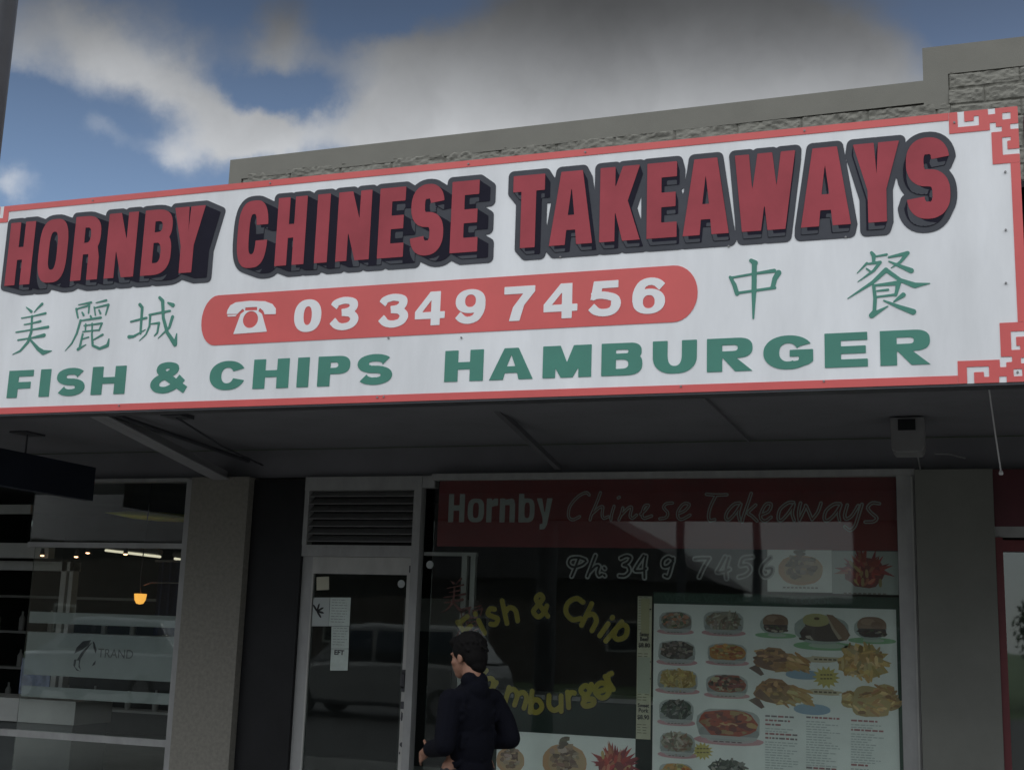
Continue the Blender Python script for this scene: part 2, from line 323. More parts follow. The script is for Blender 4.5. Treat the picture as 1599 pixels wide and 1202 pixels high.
    if ch == 'Y':
        zy = z0+.40*h; return [[(x0, z1), (x0+s*1.18, z1), (xm, zy+.20*h), (x1-s*1.18, z1), (x1, z1), (xm+s*.52, zy), (xm+s*.52, z0), (xm-s*.52, z0), (xm-s*.52, zy)]], []
    if ch == 'M': return [rc(x0, z0, x0+s*.9, z1), rc(x1-s*.9, z0, x1, z1), [(x0, z1), (x0+s*1.25, z1), (xm+s*.42, z0), (xm-s*.42, z0)], [(x1-s*1.25, z1), (x1, z1), (xm+s*.42, z0), (xm-s*.42, z0)]], []
    if ch == 'C':
        if heavy: return [se(xm, zm, w/2, h/2, 2.9)], [se(xm, zm, w/2-s, h/2-t, 3.), rc(xm, zm-.10*h, x1+.1, zm+.13*h)]
        return [se(xm, zm, w/2, h/2, 2.15)], [se(xm, zm, w/2-s, h/2-t, 2.2), [(xm, zm-.06*h), (x1+.2*w, zm-.24*h), (x1+.2*w, zm+.30*h), (xm, zm+.08*h)]]
    if ch == 'G':
        C = Cuts([se(xm, zm, w/2-s, h/2-t, 2.2), [(xm+.1*w, zm-.30*h), (x1+.2*w, zm-.30*h), (x1+.2*w, zm+.26*h), (x1-.02*w, zm+.25*h), (xm+.24*w, zm+.17*h), (xm+.1*w, zm+.05*h)]])
        C.post = [rc(xm+.03*w, zm-.13*h, x1-.005*w, zm+.07*h), [(x1-s*.9, zm), (x1-.005*w, zm), (x1-.005*w, z0+.22*h), (x1-.10*w, z0+.125*h), (xm+.25*w, z0+.07*h), (xm+.08*w, z0+.04*h), (xm+.08*w, z0+t), (xm+.2*w, z0+t*1.1), (x1-s*.9, z0+t+.08*h)]]
        return [se(xm, zm, w/2, h/2, 2.15)], C
    if ch == 'S':
        hc = h-t; r = hc/4; rx = w/2-s/2; nS = 2.5 if heavy else 2.15
        p = sepath(xm, zm+r, rx, r, 8 if heavy else 20, 255, nS, 26)+[(xm, zm)]+sepath(xm, zm-r, rx, r, 75, -(172 if heavy else 160), nS, 26)
        return quads(p, s, t*1.06), []
    if ch == '3':
        p = cat([u(.10, .72), u(.22, .845), u(.5, .90), u(.78, .84), u(.80, .68), u(.66, .575), u(.40, .535)]); q = cat([u(.42, .535), u(.72, .49), u(.86, .34), u(.76, .17), u(.5, .10), (x0+.25*w, z0+.15*h), u(.08, .30)])
        return quads(p, s*.88, t)+quads(q, s*.88, t), []
    if ch == '4': return [rc(x0+.54*w, z0, x0+.84*w, z1), rc(x0, z0+.20*h, x1, z0+.40*h), [u(0, .22), u(0, .42), u(.50, 1), u(.84, 1), u(.84, .22)]], [[u(.24, .40), u(.54, .40), u(.54, .75)]]
    if ch == '7': return [[u(0, 1), u(1, 1), u(1, .83), u(.66, .45), u(.52, 0), u(.18, 0), u(.30, .40), u(.62, .78), u(0, .78)]], []
    if ch == '5':
        q = cat([u(.10, .56), u(.30, .60), u(.52, .585), u(.80, .50), u(.86, .32), u(.74, .15), u(.48, .10), u(.25, .15), u(.09, .28)])
        return quads(q, s*.88, t)+[rc(x0+.17*w, z0+.79*h, x0+.93*w, z1), [u(.16, 1), u(.46, 1), u(.38, .55), u(.06, .47)]], []
    if ch in '96':
        R_ = (lambda P: P) if ch == '9' else (lambda P: [(x0+x1-a, z0+z1-b) for a, b in P])
        q = cat([u(.86, .66), u(.84, .40), u(.70, .17), u(.48, .095), u(.26, .13), u(.09, .26)])
        return [R_(se(xm, z0+.65*h, w/2, .35*h, 2.2))]+[R_(c) for c in quads(q, s*.88, t)], [R_(se(xm-.0*w, z0+.66*h, w*.185, .185*h, 2.2))]
    if ch == '&':
        q = cat([u(.99, .06), u(.72, .30), u(.40, .60), u(.28, .76), u(.32, .90), u(.48, .94), u(.63, .88), u(.62, .73), u(.45, .60), u(.22, .46), u(.13, .28), u(.22, .12), u(.42, .08), u(.62, .17), u(.78, .34), u(.88, .50)], 6)
        return quads(q, s*.82, t), []
    raise KeyError(ch)
class Cuts(list):
    post = ()
def gsdf(X, Z, A, C):
    d = np.full(X.shape, 1e9)
    for p in A: d = np.minimum(d, sd_poly(X, Z, p))
    for p in C: d = np.maximum(d, -sd_poly(X, Z, p))
    for p in getattr(C, 'post', ()): d = np.minimum(d, sd_poly(X, Z, p))
    return d
def grid(x0, x1, z0, z1, h):
    xs = np.arange(x0, x1+h, h); zs = np.arange(z0, z1+h, h); return np.meshgrid(xs, zs)
def contours(X, Z, F):
    """marching squares -> closed loops around F<0"""
    F = F.copy(); F[0, :] = F[-1, :] = 1; F[:, 0] = F[:, -1] = 1; F = np.where(np.abs(F) < 1e-9, 1e-9, F)
    ny, nx = F.shape; inside = F < 0; nxt = {}; pos = {}
    code = inside[:-1, :-1]*1+inside[:-1, 1:]*2+inside[1:, 1:]*4+inside[1:, :-1]*8
    def ep(j, i, k):
        if k == 0: a, b, key = (j, i), (j, i+1), ('h', j, i)
        elif k == 1: a, b, key = (j, i+1), (j+1, i+1), ('v', j, i+1)
        elif k == 2: a, b, key = (j+1, i), (j+1, i+1), ('h', j+1, i)
        else: a, b, key = (j, i), (j+1, i), ('v', j, i)
        if key not in pos:
            fa, fb = F[a], F[b]; t = fa/(fa-fb); pos[key] = (X[a]+(X[b]-X[a])*t, Z[a]+(Z[b]-Z[a])*t)
        return key
    seg = {1: [(0, 3)], 2: [(1, 0)], 3: [(1, 3)], 4: [(2, 1)], 5: [(0, 3), (2, 1)], 6: [(2, 0)], 7: [(2, 3)], 8: [(3, 2)], 9: [(0, 2)], 10: [(1, 0), (3, 2)], 11: [(1, 2)], 12: [(3, 1)], 13: [(0, 1)], 14: [(3, 0)]}
    for j, i in np.argwhere((code > 0) & (code < 15)):
        for a, b in seg[int(code[j, i])]: nxt[ep(j, i, a)] = ep(j, i, b)
    loops = []
    while nxt:
        k = next(iter(nxt)); lp = []
        while k in nxt:
            lp.append(pos[k]); k = nxt.pop(k)
        if len(lp) > 3: loops.append(lp)
    return loops
def simplify(lp, tol):
    P = np.array(lp); n = len(P); i0 = 0; i1 = int(np.argmax(np.hypot(*(P-P[0]).T)))
    def rdp(a, b):
        if b <= a+1: return []
        d = P[b % n]-P[a]; q = P[a+1:b]-P[a]; ln = math.hypot(*d)
        ds = np.abs(d[0]*q[:, 1]-d[1]*q[:, 0])/ln if ln > 1e-12 else np.hypot(*q.T)
        k = int(np.argmax(ds))
        if ds[k] < tol: return []
        return rdp(a, a+1+k)+[a+1+k]+rdp(a+1+k, b)
    return [tuple(P[i]) for i in [i0]+rdp(i0, i1)+[i1]+rdp(i1, n)]
def fill_mesh(name, loops, y, thick, m, parent=None, layer=None):
    """loops in the facade plane -> filled flat cut-out whose front is at y"""
    cu = bpy.data.curves.new('tmp', 'CURVE'); cu.dimensions = '2D'; cu.fill_mode = 'BOTH'; cu.extrude = thick/2
    for lp in loops:
        s = cu.splines.new('POLY'); s.points.add(len(lp)-1); s.use_cyclic_u = True
        for p, q in zip(s.points, lp): p.co = (q[0], q[1], 0, 1)
    o = bpy.data.objects.new('tmp', cu); SC.collection.objects.link(o); bpy.context.view_layer.update()
    me = bpy.data.meshes.new_from_object(o.evaluated_get(bpy.context.evaluated_depsgraph_get())); bpy.data.objects.remove(o); bpy.data.curves.remove(cu)
    off = wloc(parent) if parent is not None else Vector((0, 0, 0))
    for v in me.vertices:
        x, z, d = v.co; v.co = (x-off.x, y+thick/2-d-off.y, z+EYE-off.z)
    me.materials.clear(); me.materials.append(m); me.name = name
    return link(name, me, parent)
def cutout(name, fn, box, h, y, thick, m, parent=None, tol=.0006):
    X, Z = grid(*box, h); return fill_mesh(name, [simplify(l, tol) for l in contours(X, Z, fn(X, Z))], y, thick, m, parent)
def textmesh(name, s, x, z, size, y, m, parent=None, sx=1., bold=0., align='LEFT', shear=0.):
    cu = bpy.data.curves.new('tmp', 'FONT'); cu.body = s; cu.size = size; cu.offset = bold; cu.align_x = align; cu.shear = shear; cu.extrude = .0004; cu.resolution_u = 3
    o = bpy.data.objects.new('tmp', cu); SC.collection.objects.link(o); bpy.context.view_layer.update()
    me = bpy.data.meshes.new_from_object(o.evaluated_get(bpy.context.evaluated_depsgraph_get())); bpy.data.objects.remove(o); bpy.data.curves.remove(cu)
    off = wloc(parent) if parent is not None else Vector((0, 0, 0))
    for v in me.vertices:
        a, b, d = v.co; v.co = (x+a*sx-off.x, y-d-off.y, z+b+EYE-off.z)
    me.materials.clear(); me.materials.append(m); return link(name, me, parent)

# ------------------------------------------------------------------ ground, road, footpath
def struct(name, mb, m): return tag(mb.build(name, m), kind='structure')
struct('ground', MB(True).add([(-400,-400,-.16),(400,-400,-.16),(400,400,-.16),(-400,400,-.16)], [(0,1,2,3)]), MT['grass'])
struct('road', MB(True).add([(-400,-16,-.13),(400,-16,-.13),(400,5.25,-.13),(-400,5.25,-.13)], [(0,1,2,3)]), MT['asphalt'])
struct('footpath', MB(True).box(-60, 60, 5.42, 10.3, -.15, 0), MT['concrete'])
struct('kerb', MB(True).box(-60, 60, 5.25, 5.418, -.15, -.003), MT['kerbm'])

# ------------------------------------------------------------------ the shops: one building
B = empty('shop_building', (-3.2, 10.2, 0), 'grey rendered shop row with stepped block parapet, canopy and glazed shopfronts', 'building')
mb = MB()
mb.box(-30, -6.55, 10.0, 10.28, 1.602, 2.35)                    # wall over the left shop
mb.box(-6.55, 14, 10.04, 10.28, 1.602, 2.6)                     # wall over the windows, behind the canopy
mb.box(-30, -12, 10.0, 10.28, -EYE, 1.302); mb.box(3.302, 14, 10.0, 10.28, -EYE, 1.302); mb.box(-30, -29.7, 10.3, 24, -EYE, 2.2); mb.box(13.7, 14, 10.3, 24, -EYE, 2.2)
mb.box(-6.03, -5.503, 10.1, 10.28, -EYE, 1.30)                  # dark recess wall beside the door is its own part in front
mb.build('wall', MT['render'], B)
MB().box(-30, 14, 10.04, 10.28, 1.303, 1.558).build('lintel', MT['soffit'], B)
mb = MB(); mb.box(-30, 14, 10.3, 24, 2.2, 2.3); mb.build('roof', MT['steel'], B)
# parapet: smooth rim round panels of rough split block
rng = np.random.default_rng(3)
mb = MB()
mb.prism([(-6.56, 2.6), (-6.42, 2.6), (-6.42, 4.20), (-.155, 4.265), (-.155, 4.20), (-.02, 4.20), (.035, 4.20), (.035, 4.49), (14, 4.49), (14, 4.745), (-.155, 4.735), (-.155, 4.455), (-3.121, 4.43), (-6.56, 4.405)], 10.0, 10.3)
mb.build('parapet', MT['render'], B)
def blockwork(x0, x1, z0, z1, bw, bh, ytop, seed, tilt=0.):
    """a rough-faced block panel: one displaced grid, deep at the joints"""
    r = np.random.default_rng(seed); st = .0115; xs = np.arange(x0, x1+st, st); zs = np.arange(z0, z1+st, st); X, Z = np.meshgrid(xs, zs)
    def vn(sc):
        gx = ((X-x0)/sc); gz = ((Z-z0)/sc*1.5); ix = gx.astype(int); iz = gz.astype(int); fx = gx-ix; fz = gz-iz; T = r.random((iz.max()+3, ix.max()+3))
        return (T[iz, ix]*(1-fx)+T[iz, ix+1]*fx)*(1-fz)+(T[iz+1, ix]*(1-fx)+T[iz+1, ix+1]*fx)*fz
    Hh = vn(.13)*.34+vn(.06)*.36+vn(.026)*.38
    row = np.floor((Z-z0)/bh); xo = (X-x0)/bw+.5*(row % 2); dx = np.abs(xo-np.round(xo))*bw; rz = (Z-z0)/bh; dz = np.abs(rz-np.round(rz))*bh
    j = np.clip(np.minimum(dx, dz)/.016, 0, 1); Y = ytop+.004-.042*Hh*(.4+.6*j)-.005*j
    ny, nx = X.shape; o = MB(); idx = lambda a, b: a*nx+b
    return o.add([(float(X[a, b]), float(Y[a, b]), float(Z[a, b])) for a in range(ny) for b in range(nx)], [(idx(a, b), idx(a, b+1), idx(a+1, b+1), idx(a+1, b)) for a in range(ny-1) for b in range(nx-1)])
blockwork(-6.42, .035, 3.59, 4.235, .53, .135, 10.024, 5).build('block_panel', MT['block'], B)
blockwork(.037, 3.2, 3.545, 4.49, .53, .135, 10.020, 6).build('block_panel', MT['block'], B)
mb = MB(); mb.box(-6.42, -.15, 10.06, 10.29, 2.602, 4.36); mb.box(-.15, 14, 10.06, 10.29, 2.602, 4.48); mb.build('parapet_backing', MT['render'], B)
mb = MB(); mb.box(3.2, 14, 10.0, 10.05, 3.0, 4.485); mb.build('parapet_panel', MT['render'], B)
# canopy
C_ = MB(); C_.box(-30, 14, 6.52, 9.998, 1.56, 1.60); C_.box(-30, 14, 6.52, 6.60, 1.60, 1.9)
canopy = C_.build('canopy', MT['soffit'], B)
mb = MB(); mb.add([(-30, 6.5, 2.3), (14, 6.5, 2.3), (14, 10.03, 2.55), (-30, 10.03, 2.55), (-30, 6.5, 2.27), (14, 6.5, 2.27), (14, 10.03, 2.52), (-30, 10.03, 2.52)], [(0,1,2,3), (7,6,5,4), (0,4,5,1), (1,5,6,2), (2,6,7,3), (3,7,4,0)]); mb.build('canopy_roof', MT['steel'], canopy)
def joist(x, y0, y1, w):
    MB().box(x-w, x+w, y0, y1, 1.535, 1.558).build('cover_strip', MT['soffit'], canopy)
joist(-1.55, 6.56, 9.96, .008)
def brace(x, ya, yb, za, zb, w=.05, m=None):
    b = MB(); b.add([(x-w, ya, za), (x+w, ya, za), (x+w, yb, zb), (x-w, yb, zb), (x-w, ya, za-2*w), (x+w, ya, za-2*w), (x+w, yb, zb-2*w), (x-w, yb, zb-2*w)], [(0,1,2,3), (7,6,5,4), (0,4,5,1), (1,5,6,2), (2,6,7,3), (3,7,4,0)])
    if w > .04: b.add([(x+.052, ya, za-.088), (x+.052, yb, zb-.088), (x+.12, yb, zb-.088), (x+.12, ya, za-.088), (x+.052, ya, za-.1), (x+.052, yb, zb-.1), (x+.12, yb, zb-.1), (x+.12, ya, za-.1)], [(0,1,2,3), (7,6,5,4), (0,4,5,1), (1,5,6,2), (2,6,7,3), (3,7,4,0)])
    o = b.build('brace', m or MT['brace'], canopy); return o
b0 = brace(-6.36, 6.66, 9.98, 1.87, 1.36)
b1 = brace(-3.13, 6.66, 9.98, 1.865, 1.375, .022, mat('dark_brace', (.11, .11, .12), .7, .2, 4))
MB().tube([(-6.15, 6.7, 1.545), (-6.1, 8.0, 1.54), (-6.05, 9.9, 1.44)], .018, 8).build('conduit', MT['steel'], canopy)
MB().box(-5.72, -5.55, 8.05, 8.25, 1.53, 1.559).build('junction_box', MT['steel'], canopy)
MB().tube([(-5.64, 8.15, 1.53), (-5.70, 8.9, 1.42), (-5.9, 9.9, 1.40)], .009, 6).build('hanging_cable', MT['steel'], canopy)
# pilasters
def pil(x0, x1, m):
    MB().box(x0, x1, 9.90, 10.2, -EYE, 1.30).build('pilaster', m, B, bevel=.004)
pil(-6.63, -6.03, MT['pilaster']); pil(-.306, .244, mat('smooth_render', (.185, .19, .17), .85, .12, 2.5, .15, 160))
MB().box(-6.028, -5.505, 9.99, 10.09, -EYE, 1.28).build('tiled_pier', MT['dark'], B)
def blobpoly_(q):
    r = random.Random(int(q[1]*1000)); return [(q[0]+q[2]*math.cos(i*.6)*r.uniform(.5, 1), q[1]+q[3]*.5*math.sin(i*.6)*r.uniform(.6, 1)) for i in range(10)]
# --- takeaway shopfront
win = MB(); win.box(-4.255, -.306, 9.93, 10.09, 1.262, 1.31); win.box(-.44, -.31, 9.955, 10.10, -EYE+.3, 1.262); win.box(-4.30, -.44, 9.97, 10.1, -EYE, -EYE+.3)
shopw = win.build('shop_window', MT['alu'], B)
MB().box(-.335, -.322, 9.94, 9.953, -EYE, 1.25).build('frame_bead', MT['alu_light'], shopw)
MB().box(-4.255, -.442, 10.02, 10.028, -EYE+.3, 1.262).build('pane', MT['glass'], shopw)
mb = MB(); mb.box(-4.37, -3.885, 10.10, 10.15, .625, .655); mb.box(-4.015, -3.968, 10.1, 10.15, -EYE, .625); mb.box(-3.935, -3.892, 10.1, 10.15, -EYE, .625); mb.build('inner_frame', MT['innerw'], shopw)
# --- door and louvre over it
dr = MB(); dr.box(-5.503, -5.40, 10.03, 10.09, -EYE, .60); dr.box(-5.503, -4.44, 9.995, 10.09, .60, .70); dr.box(-5.503, -4.44, 9.985, 10.09, 1.18, 1.30)
dr.box(-5.503, -5.46, 9.99, 10.09, .70, 1.18); dr.box(-4.44, -4.37, 9.985, 10.09, -EYE, 1.30); dr.box(-4.368, -4.256, 9.99, 10.09, 1.20, 1.30)
door_fr = dr.build('door', MT['alu'], B)
lf = MB(); lf.box(-5.398, -5.385, 10.02, 10.07, -EYE+.02, .598); lf.box(-5.385, -4.485, 10.02, 10.07, .452, .598); lf.box(-4.485, -4.442, 10.02, 10.07, -EYE+.02, .598); lf.box(-5.385, -4.485, 10.02, 10.07, -EYE+.02, -EYE+.25)
lf.build('door_leaf', MT['alu_light'], door_fr)
for q in ((-4.47, -.72, .012, .10), (-4.462, -.95, .016, .06), (-4.474, -1.02, .01, .03), (-4.46, .50, .012, .09)):
    MB().flat(blobpoly_(q), 10.0185).build('paint_chip', MT['steel'], door_fr)
MB().box(-5.385, -4.485, 10.04, 10.046, -EYE+.25, .452).build('pane', MT['doorglass'], door_fr)
mb = MB(); mb.box(-4.476, -4.452, 9.995, 10.019, -.52, -.34); mb.tube([(-4.464, 10.02, -.36), (-4.464, 9.96, -.37), (-4.464, 9.955, -.47), (-4.464, 10.02, -.5)], .008); mb.box(-4.475, -4.45, 10.0, 10.019, -.66, -.60); mb.build('handle', MT['steel'], door_fr)
vent = MB(); vent.box(-5.458, -4.442, 10.09, 10.12, .70, 1.18); vo = vent.build('louvre_vent', MT['dark'], B)
for i in range(7):
    z = .735+i*.066
    MB().add([(-5.458, 10.0, z), (-4.442, 10.0, z), (-4.442, 10.085, z+.055), (-5.458, 10.085, z+.055), (-5.458, 10.0, z-.006), (-4.442, 10.0, z-.006), (-4.442, 10.085, z+.049), (-5.458, 10.085, z+.049)], [(0,1,2,3), (7,6,5,4), (0,4,5,1), (1,5,6,2), (2,6,7,3), (3,7,4,0)]).build('slat', MT['box'], vo)
# --- left shopfront
wl = MB(); wl.box(-6.72, -6.632, 9.955, 10.06, -EYE, 1.282); wl.box(-8.47, -6.72, 9.98, 10.04, .652, .70); wl.box(-8.58, -6.72, 9.975, 10.04, -1.105, -1.045); wl.box(-12, -6.632, 9.98, 10.1, 1.27, 1.302); wl.box(-8.47, -6.72, 9.98, 10.1, -EYE, -EYE+.12)
swl = wl.build('shop_window', MT['alu'], B)
MB().box(-8.40, -6.722, 10.005, 10.013, -EYE+.12, .652).build('pane', MT['glass'], swl)
MB().box(-8.47, -6.722, 10.005, 10.013, .70, 1.27).build('pane', MT['glass'], swl)
mb = MB(); mb.box(-12, -9.3, 11.3, 11.4, .62, .78); mb.box(-12, -9.6, 11.3, 11.36, 1.1, 1.2); mb.box(-9.35, -9.28, 11.6, 11.7, -EYE, .60); mb.box(-9.24, -9.19, 11.6, 11.7, -EYE, .60); mb.box(-12, -9.19, 11.6, 11.72, .50, .60); mb.build('inner_frame', MT['innerw'], swl)
# --- right shopfront (red)
wr = MB(); wr.box(.246, .296, 9.95, 10.08, -EYE, .80); wr.box(.296, 3.2, 9.96, 10.08, .70, .78)
swr = wr.build('shop_window', MT['redframe'], B)
MB().box(.246, 3.2, 9.97, 10.08, .80, .88).build('head_rail', MT['alu'], swr)
MB().box(.246, 3.2, 9.96, 10.08, .88, 1.302).build('head_board', MT['maroon'], swr)
MB().box(.296, 3.2, 10.02, 10.028, -EYE, .70).build('pane', glassmat('mirror_glass', (.5, .55, .52), 3.2), swr)
# --- rooms behind
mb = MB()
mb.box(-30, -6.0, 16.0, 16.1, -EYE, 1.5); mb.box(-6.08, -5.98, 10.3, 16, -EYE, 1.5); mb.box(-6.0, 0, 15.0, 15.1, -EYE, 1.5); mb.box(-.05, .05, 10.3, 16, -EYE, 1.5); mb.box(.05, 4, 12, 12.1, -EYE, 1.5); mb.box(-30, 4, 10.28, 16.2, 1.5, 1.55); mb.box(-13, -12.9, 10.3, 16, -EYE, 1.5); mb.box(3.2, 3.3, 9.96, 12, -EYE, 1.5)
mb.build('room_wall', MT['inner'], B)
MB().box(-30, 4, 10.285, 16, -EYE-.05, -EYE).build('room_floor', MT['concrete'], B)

# ------------------------------------------------------------------ the big sign on the canopy edge
SL, SR, SB, ST = -6.193, .344, 1.257, 2.660
S = empty('shop_sign', ((SL+SR)/2, 6.45, EYE+SB), 'long white shop sign with red border, raised-looking red capitals and green lettering', 'shop sign')
MB().box(SL, SR, 6.400, 6.515, SB, ST).build('panel', MT['sign_white'], S)
MB().box(SL, SR, 6.403, 6.515, SB-.012, SB-.0005).build('edge_trim', MT['steel'], S)
def orn(fx, fz, ex, ez):                      # fret ornament in the corner (ex, ez); fx, fz point inwards
    P = lambda dx, dz: (ex+fx*dx, ez+fz*dz)
    R_ = lambda a, b, c, d: [P(a, b), P(c, b), P(c, d), P(a, d)]
    red = [[P(0, 0), P(.326, 0), P(.326, .113), P(.127, .113), P(.127, .295), P(0, .295)]]
    cut = [R_(.284, -.01, .252, .080), R_(.284, .055, .183, .082), R_(.207, .030, .183, .082), R_(.139, -.01, .105, .030), R_(.073, .028, .034, .064),
           R_(.133, .075, .104, .126), R_(.133, .099, .077, .126), R_(.038, .09, -.01, .118), R_(.078, .158, .038, .178), R_(.078, .158, .055, .25), R_(.078, .222, -.01, .25)]
    return red, cut
for k, (fx, fz, ex, ez) in enumerate(((-1, -1, SR, ST), (-1, 1, SR, SB), (1, -1, SL, ST), (1, 1, SL, SB))):
    A, Cc = orn(fx, fz, ex, ez)
    cutout('corner_ornament', lambda X, Z: gsdf(X, Z, A, Cc), (min(ex, ex+fx*.34)-.01, max(ex, ex+fx*.34)+.01, min(ez, ez+fz*.31)-.01, max(ez, ez+fz*.31)+.01), .0035, 6.397, .003, MT['sign_red'], S)
mb = MB()
mb.box(SL+.327, SR-.327, 6.397, 6.3999, ST-.040, ST); mb.box(SL+.327, SR-.327, 6.397, 6.3999, SB, SB+.041)
mb.box(SR-.044, SR, 6.397, 6.3999, SB+.296, ST-.296); mb.box(SL, SL+.044, 6.397, 6.3999, SB+.296, ST-.296)
mb.build('border', MT['sign_red'], S)
for x, z in [(-5.2, ST-.02), (-3.9, ST-.02), (-2.6, ST-.022), (-1.9, ST-.02), (-.7, ST-.02), (SR-.30, ST-.055), (-4.85, SB+.03), (-3.1, SB+.028), (-3.06, SB+.03), (-.62, SB+.035), (-1.35, SB+.033), (SR-.07, 2.32), (SR-.08, 2.02), (SR-.09, 1.75), (-1.1, 2.035), (-2.03, 2.04), (-2.6, 1.61), (-3.05, 1.63), (-.5, 2.04), (SR-.055, SB+.048)]:
    MB().tube([(x, 6.3998, z), (x, 6.392, z)], .0055, 8).build('screw', MT['box'], S)
# title: red faces, near-black sides receding towards the middle right, grey outline
TZ0, TZ1, ss, tt = 2.107, 2.535, .078, .086
words = [[('H', -5.830, -5.630), ('O', -5.583, -5.358), ('R', -5.312, -5.108), ('N', -5.055, -4.834), ('B', -4.783, -4.570), ('Y', -4.565, -4.344)],
         [('C', -4.100, -3.890), ('H', -3.829, -3.632), ('I', -3.562, -3.477), ('N', -3.421, -3.203), ('E', -3.150, -2.985), ('S', -2.946, -2.738), ('E', -2.693, -2.525)],
         [('T', -2.319, -2.131), ('A', -2.098, -1.849), ('K', -1.809, -1.585), ('E', -1.544, -1.379), ('A', -1.346, -1.099), ('W', -1.066, -.749), ('A', -.724, -.472), ('Y', -.455, -.226), ('S', -.196, .014)]]
VX, VZ = -1.15, 1.2
for wd in words:
    gl = [glyph(c, a, b, TZ0, TZ1, (b-a) if c == 'I' else dict(A=.091, K=.086, T=.088, Y=.088, W=.075, S=.086).get(c, .080), tt, True, .125 if c == 'A' else None) for c, a, b in wd]
    x0, x1 = wd[0][1], wd[-1][2]
    X, Z = grid(x0-.09, x1+.19, TZ0-.13, TZ1+.11, .0052)
    def word_sdf(X, Z):
        d = np.full(X.shape, 1e9)
        for (c, a, b), (A, Cc) in zip(wd, gl):
            mk = (X > a-.10) & (X < b+.10)
            if mk.any():
                v = np.full(X.shape, 1e9); v[mk] = gsdf(X[mk], Z[mk], A, Cc); d = np.minimum(d, v)
        return d
    # sampled once, then swept towards the vanishing point
    base = word_sdf(X, Z)
    def samp(F, x, z):
        gx = np.clip((x-X[0, 0])/.0052, 0, X.shape[1]-1.001); gz = np.clip((z-Z[0, 0])/.0052, 0, X.shape[0]-1.001); i = gx.astype(int); j = gz.astype(int); u = gx-i; v = gz-j
        return (F[j, i]*(1-u)+F[j, i+1]*u)*(1-v)+(F[j+1, i]*(1-u)+F[j+1, i+1]*u)*v
    side = np.full(X.shape, 1e9)
    for k in np.linspace(0, 1, 15):
        sc = 1-.024*k; dx = .034*k if x1 < -2 else .008*k; dz = -.018*k
        side = np.minimum(side, samp(base, VX+(X-dx-VX)/sc, VZ+(Z-dz-VZ)/sc))
    back_ = samp(base, VX+(X-(.034 if x1 < -2 else .008)-VX)/.976, VZ+(Z+.018-VZ)/.976)
    outl = np.minimum(side, np.minimum(base, back_))-.032
    oo = fill_mesh('title_word', [simplify(l, .0007) for l in contours(X, Z, outl)], 6.3965, .003, MT['title_grey'], S)
    fill_mesh('letter_sides', [simplify(l, .0007) for l in contours(X, Z, side)], 6.3945, .0015, MT['title_dark'], oo)
    # printed grey lower ends of the letter sides
    und = np.full(X.shape, 1e9)
    for k in np.linspace(.1, 1, 8):
        sh = samp(base, X, Z+.058*k); und = np.minimum(und, sh)
    und = np.maximum(np.maximum(und, side+.002), -(samp(base, X-.012, Z)))
    und = np.maximum(und, -(samp(base, X-.03, Z+.02)+.0))
    fill_mesh('letter_undersides', [simplify(l, .0007) for l in contours(X, Z, und) if len(l) > 14], 6.3935, .0008, MT['title_grey'], oo)
    for (c, a, b), (A, Cc) in zip(wd, gl):
        cutout('letter', lambda X, Z: gsdf(X, Z, A, Cc), (a-.02, b+.02, TZ0-.02, TZ1+.02), .0042, 6.3925, .0012, MT['title_red'], oo)
# telephone pill
pill = cutout('phone_panel', lambda X, Z: sd_poly(X, Z, sepath(-4.205, 1.794, .105, .156, 90, 270, 2.0, 16)+sepath(-1.395, 1.794, .131, .156, -90, 90, 2.0, 16)), (-4.34, -1.24, 1.61, 1.98), .006, 6.397, .003, MT['sign_red'], S)
dig = [('0', -3.671, -3.492), ('3', -3.431, -3.250), ('3', -3.118, -2.935), ('4', -2.891, -2.707), ('9', -2.643, -2.464), ('7', -2.352, -2.171), ('4', -2.119, -1.925), ('5', -1.863, -1.684), ('6', -1.616, -1.439)]
for c, a, b in dig:
    A, Cc = glyph(c, a, b, 1.690, 1.888, .062, .042)
    cutout('digit', lambda X, Z: gsdf(X, Z, A, Cc), (a-.02, b+.02, 1.67, 1.91), .0032, 6.395, .002, MT['ink_white'], pill)
def PX(x, y): return at(310+x/4.1, 420+y/4.1, 6.4)
ph = [PX(*p) for p in [(183, 290), (188, 265), (205, 235), (240, 215), (330, 205), (430, 208), (475, 225), (497, 255), (497, 290), (425, 292), (418, 270), (400, 255), (395, 250), (385, 272), (300, 272), (285, 256), (265, 275), (250, 290)]]
bd = [PX(*p) for p in [(272, 290), (300, 268), (380, 268), (408, 288), (440, 402), (225, 418)]]
dc = PX(335, 325); notch = [PX(*p) for p in [(302, 248), (378, 244), (378, 266), (300, 268)]]
ears = [[PX(*p) for p in q] for q in ([(186, 296), (248, 294), (240, 304), (190, 306)], [(428, 282), (496, 280), (494, 290), (432, 292)])]
cutout('telephone_symbol', lambda X, Z: np.maximum(gsdf(X, Z, [ph, bd]+ears, [notch]), -(np.hypot(X-dc[0], Z-dc[1])-.052)), (-4.17, -3.75, 1.66, 1.93), .0032, 6.395, .002, MT['ink_white'], pill)
